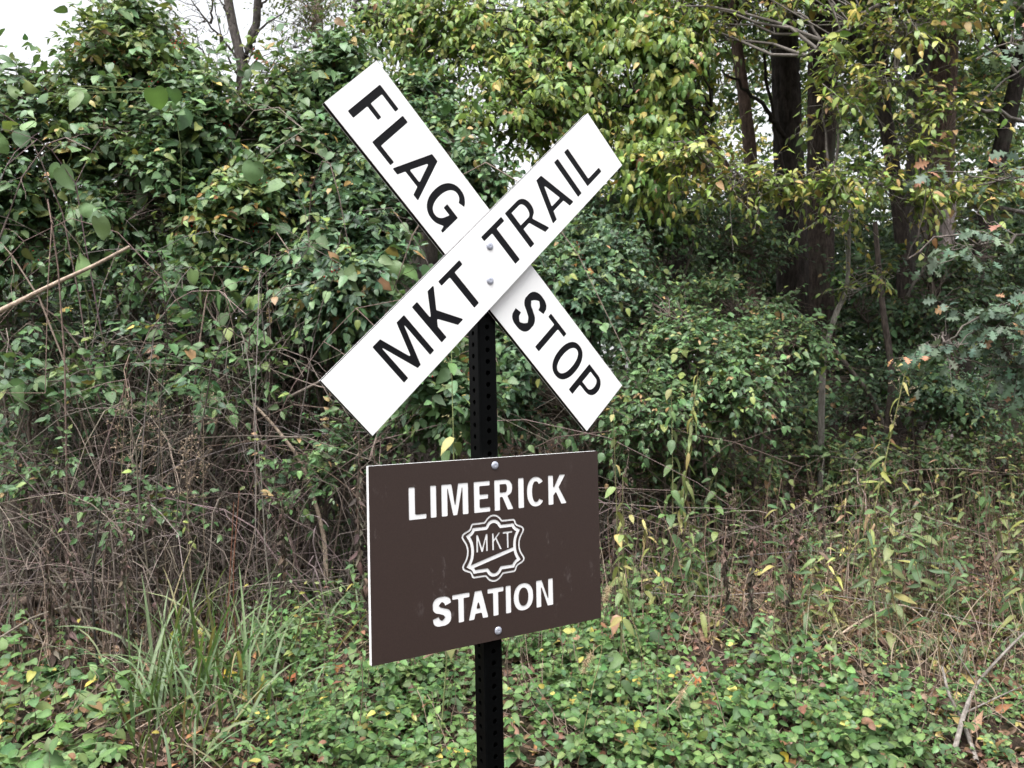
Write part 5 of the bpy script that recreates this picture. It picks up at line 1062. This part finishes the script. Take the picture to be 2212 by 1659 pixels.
for k, (lab, x, y, n, Lr) in enumerate([('straw coloured dead grass clump right of the twining weed', 1660, 1400, 46, (.25, .5)), ('straw clump in front of the tallest goldenrod', 1760, 1380, 46, (.25, .5)), ('straw clump bending over at far right', 2030, 1420, 46, (.3, .6)), ('thin straw tuft by the round leaved vines', 1480, 1520, 16, (.2, .4)), ('straw tuft behind the panel lower left', 880, 1420, 26, (.25, .5)), ('straw tuft below the bare canes', 420, 1240, 30, (.3, .6)), ('straw tuft by the upper log', 230, 1330, 26, (.2, .45)), ('straw tuft at right edge behind', 2140, 1330, 50, (.25, .5)), ('reddish tan dead grass in the middle of the right bank', 1850, 1330, 70, (.3, .55)), ('reddish tan dead grass left of the lichened twigs', 1950, 1430, 60, (.3, .55)), ('reddish tan dead grass behind the twining weed', 1560, 1330, 50, (.3, .55)), ('reddish tan dead grass at the bottom right corner', 2160, 1500, 50, (.25, .45))]):
    grass_clump(lab, 1100 + k, x, y, n, Lr, (.0016, .0038), 'straw', .22, 'dead grass clumps', (.2, 1.1))
# foxtail heads over the vines
for k, (x0, y0, x1, y1, Y, lab) in enumerate([(1235, 1560, 1300, 1400, 3.3, 'nodding foxtail grass just right of the post'), (1420, 1420, 1340, 1255, 3.8, 'upright foxtail grass by the panel lower right'), (1560, 1570, 1500, 1480, 3.6, 'short foxtail grass in the vines')]):
    rng = np.random.default_rng(1200 + k); b, tp = at(x0, y0, Y), at(x1, y1, Y); o = bpy.data.objects.new('foxtail_grass', None); C.objects.link(o); o.location = Vector(b); tag(o, lab, 'grass', 'foxtail grasses')
    b[2] = float(gz(b[0], b[1])); o.location = Vector(b)
    q = curve3([b, (b + tp) / 2 + [0, 0, .03], tp, tp + [-.05, 0, -.03], tp + [-.075, 0, -.09]], 26); v, qd, kk = tube_batch((q - b)[None], np.full((1, 26), .0011), 4, (.32, .25, .13)); link('stalk', build_mesh('stalk', v, None, qd, kk, (M_WOOD,)), o)
    s = q[rng.integers(18, 26, 120)]; d = nz(rng.normal(0, 1, (120, 3)) + np.array([-.3, 0, -.6])); P = s[:, None] + d[:, None] * np.array([0, .011, .022])[None, :, None]; v, qd, kk = tube_batch(P - b, np.tile([.0012, .0008, .0003], (120, 1)), 3, (.42, .32, .2)); link('seed_head', build_mesh('seed_head', v, None, qd, kk, (M_WOOD,)), o)
# ================================================================== LITTER
def flat_leaves(name, seed, px0, px1, py0, py1, n, size, pal, fm='dead', lift=.015, mat=None):
    rng = np.random.default_rng(seed); g = onground_many(rng.uniform(px0, px1, n), rng.uniform(py0, py1, n)); g[:, 2] += rng.uniform(.002, lift, n)
    p = Plant(name, None, None, g.mean(0), None, mat or M_DRY, 0); p.o['kind'] = 'stuff'
    a = rng.uniform(0, 6.28, n); ax = np.stack([np.cos(a), np.sin(a), rng.normal(0, .25, n)], 1); nr = np.array([0, -.1, 1]) + rng.normal(0, .4, (n, 3))
    p.leaves(fm, g, ax, nr, rng.uniform(*size, n), colours(pal, n, rng)); return p
flat_leaves('leaf_litter', 1301, -120, 2340, 1330, 1740, 5200, (.035, .075), 'litter')
flat_leaves('leaf_litter', 1302, -120, 2340, 1120, 1400, 7000, (.045, .085), 'litter')
flat_leaves('leaf_litter', 1303, -120, 2340, 960, 1140, 6000, (.06, .11), 'litter')
def twig_litter(seed, n):
    rng = np.random.default_rng(seed); g = onground_many(rng.uniform(-100, 2320, n), rng.uniform(1000, 1720, n)); a = rng.uniform(0, 3.14, n); L_ = rng.uniform(.08, .45, n)
    d = np.stack([np.cos(a), np.sin(a), rng.normal(.12, .2, n)], 1); t = np.linspace(0, 1, 5)[None, :, None]; P = g[:, None] + d[:, None] * L_[:, None, None] * t; P[:, 1:] += np.cumsum(rng.normal(0, .007, P[:, 1:].shape), 1); P[..., 2] += .012
    v, q, k = tube_batch(P, np.broadcast_to(rng.uniform(.001, .0035, (n, 1)) * np.linspace(1, .5, 5), (n, 5)), 4, np.array((.24, .185, .15)) * np.exp(rng.normal(0, .4, (n, 1))))
    o = link('twig_litter', build_mesh('twig_litter', v, None, q, k, (M_WOOD,))); o['kind'] = 'stuff'
twig_litter(1310, 1500)
def dry_stalks(seed, n, px0, px1, Y0, Y1, H, col):
    rng = np.random.default_rng(seed); Y = rng.uniform(Y0, Y1, n); x = (rng.uniform(px0, px1, n) - 1106) / FPX * Y; z = gz(x, Y); h = rng.uniform(.4, 1, n) * H
    t = np.linspace(0, 1, 6)[None, :, None]; P = np.stack([x, Y, z], 1)[:, None] + (np.array([0, 0, 1.]) + rng.normal(0, .16, (n, 3)))[:, None] * h[:, None, None] * t; P[:, 1:] += np.cumsum(rng.normal(0, .008, P[:, 1:].shape), 1)
    v, q, k = tube_batch(P, np.broadcast_to(rng.uniform(.001, .003, (n, 1)) * np.linspace(1, .6, 6), (n, 6)), 4, np.array(col) * np.exp(rng.normal(0, .4, (n, 1))))
    o = link('dry_stalks', build_mesh('dry_stalks', v, None, q, k, (M_WOOD,))); o['kind'] = 'stuff'
dry_stalks(1320, 700, 1300, 2250, 4.6, 7.5, .75, (.17, .115, .09))
dry_stalks(1321, 260, -40, 640, 4.2, 6.3, .6, (.17, .13, .105))
dry_stalks(1322, 120, 800, 1350, 4.3, 5.6, .6, (.15, .12, .095))
dry_stalks(1323, 240, -40, 2250, 3.4, 4.7, .38, (.22, .165, .13))
# large fallen leaves one can pick out
rngF = np.random.default_rng(55)
spots = [(1530, 1490, 'orange oak leaf standing in the vines', 'oak', (.42, .16, .07), .11), (1340, 1590, 'tan curled leaf with brown edges low in the vines', 'broad', (.42, .29, .12), .10), (1000, 1650, 'yellow brown leaf left of the post foot', 'broad', (.40, .25, .08), .06), (1830, 1600, 'brown curled leaf left of the lower right twigs', 'dead', (.33, .17, .09), .10), (1850, 1560, 'upright brown leaf left of the lower right twigs', 'dead', (.30, .16, .09), .09), (2100, 1610, 'long tan leaf at the lower right twigs', 'dead', (.36, .23, .16), .10), (2150, 1560, 'orange brown leaf at the right edge by the twigs', 'dead', (.36, .18, .1), .09), (1360, 1565, 'yellow leaf with brown tip in the vines', 'broad', (.40, .33, .07), .07), (1690, 1650, 'clear yellow leaf at the bottom', 'ovate', (.55, .42, .06), .07), (1680, 1540, 'small orange leaf beside the bottom vines', 'ovate', (.45, .25, .07), .05), (200, 1545, 'large grey green spotted leaf at lower left', 'broad', (.19, .25, .12), .11), (240, 1560, 'pale yellow leaf at lower left', 'broad', (.42, .42, .13), .07), (365, 1390, 'yellow leaf among the grass', 'broad', (.38, .42, .08), .10), (480, 1480, 'yellow leaf with a brown edge right of the grass', 'broad', (.48, .38, .06), .08), (1285, 1540, 'brown tattered leaf by the foxtail', 'oak', (.30, .13, .07), .09), (90, 1550, 'orange leaf at the left by the low plants', 'dead', (.45, .2, .1), .06), (640, 1480, 'red brown leaf in the pinnate vines', 'maple', (.33, .12, .06), .07), (720, 1470, 'orange tinted leaf beneath the panel', 'maple', (.4, .19, .08), .07), (1620, 1250, 'pale yellow leaf hanging below the weeds', 'broad', (.45, .42, .12), .10), (1500, 1240, 'orange leaf on the ground behind the twining weed', 'dead', (.45, .24, .09), .08)]
def fallen(x, y, lab, fm, c, s, group):
    g = onground(x, y); o = bpy.data.objects.new('fallen_leaf', tpl_mesh(fm, int(rngF.integers(0, len(TPL[fm]))), M_DRY)); C.objects.link(o)
    ax = nz(rngF.normal(0, 1, 3) * np.array([1, .6, .35])); nr = np.array([0, -.75, .8]) + rngF.normal(0, .3, 3); sd_ = nz(np.cross(ax, nr)); nn = np.cross(sd_, ax)
    o.matrix_world = Matrix(((sd_[0] * s, ax[0] * s, nn[0] * s, g[0]), (sd_[1] * s, ax[1] * s, nn[1] * s, g[1]), (sd_[2] * s, ax[2] * s, nn[2] * s, g[2] + .05), (0, 0, 0, 1))); o.color = (*c, 1)
    tag(o, lab, 'leaf', group)
for a in spots: fallen(*a, 'large fallen leaves')
for zname, x0, x1, y0, y1, n in (('on the bare ground at the lower right corner', 1960, 2210, 1480, 1650, 22), ('under the grass at lower left', 40, 560, 1400, 1650, 26), ('on the slope below the oak', 1980, 2210, 960, 1080, 24)):
    for _ in range(n):
        c = np.array(PAL['litter'][int(rngF.integers(0, 6))][1]) * 1.15
        fallen(rngF.uniform(x0, x1), rngF.uniform(y0, y1), f'dry brown fallen leaf {zname}', 'dead', c, rngF.uniform(.07, .12), f'fallen leaves {zname}')
finish_plants()
_seen = set(); _n = 0
for _o in SC.objects:
    if _o.type == 'MESH' and _o.data.name not in _seen: _seen.add(_o.data.name); _n += sum(len(p.vertices) - 2 for p in _o.data.polygons) if len(_o.data.polygons) < 2000 else len(_o.data.polygons)
print('faces', _n)
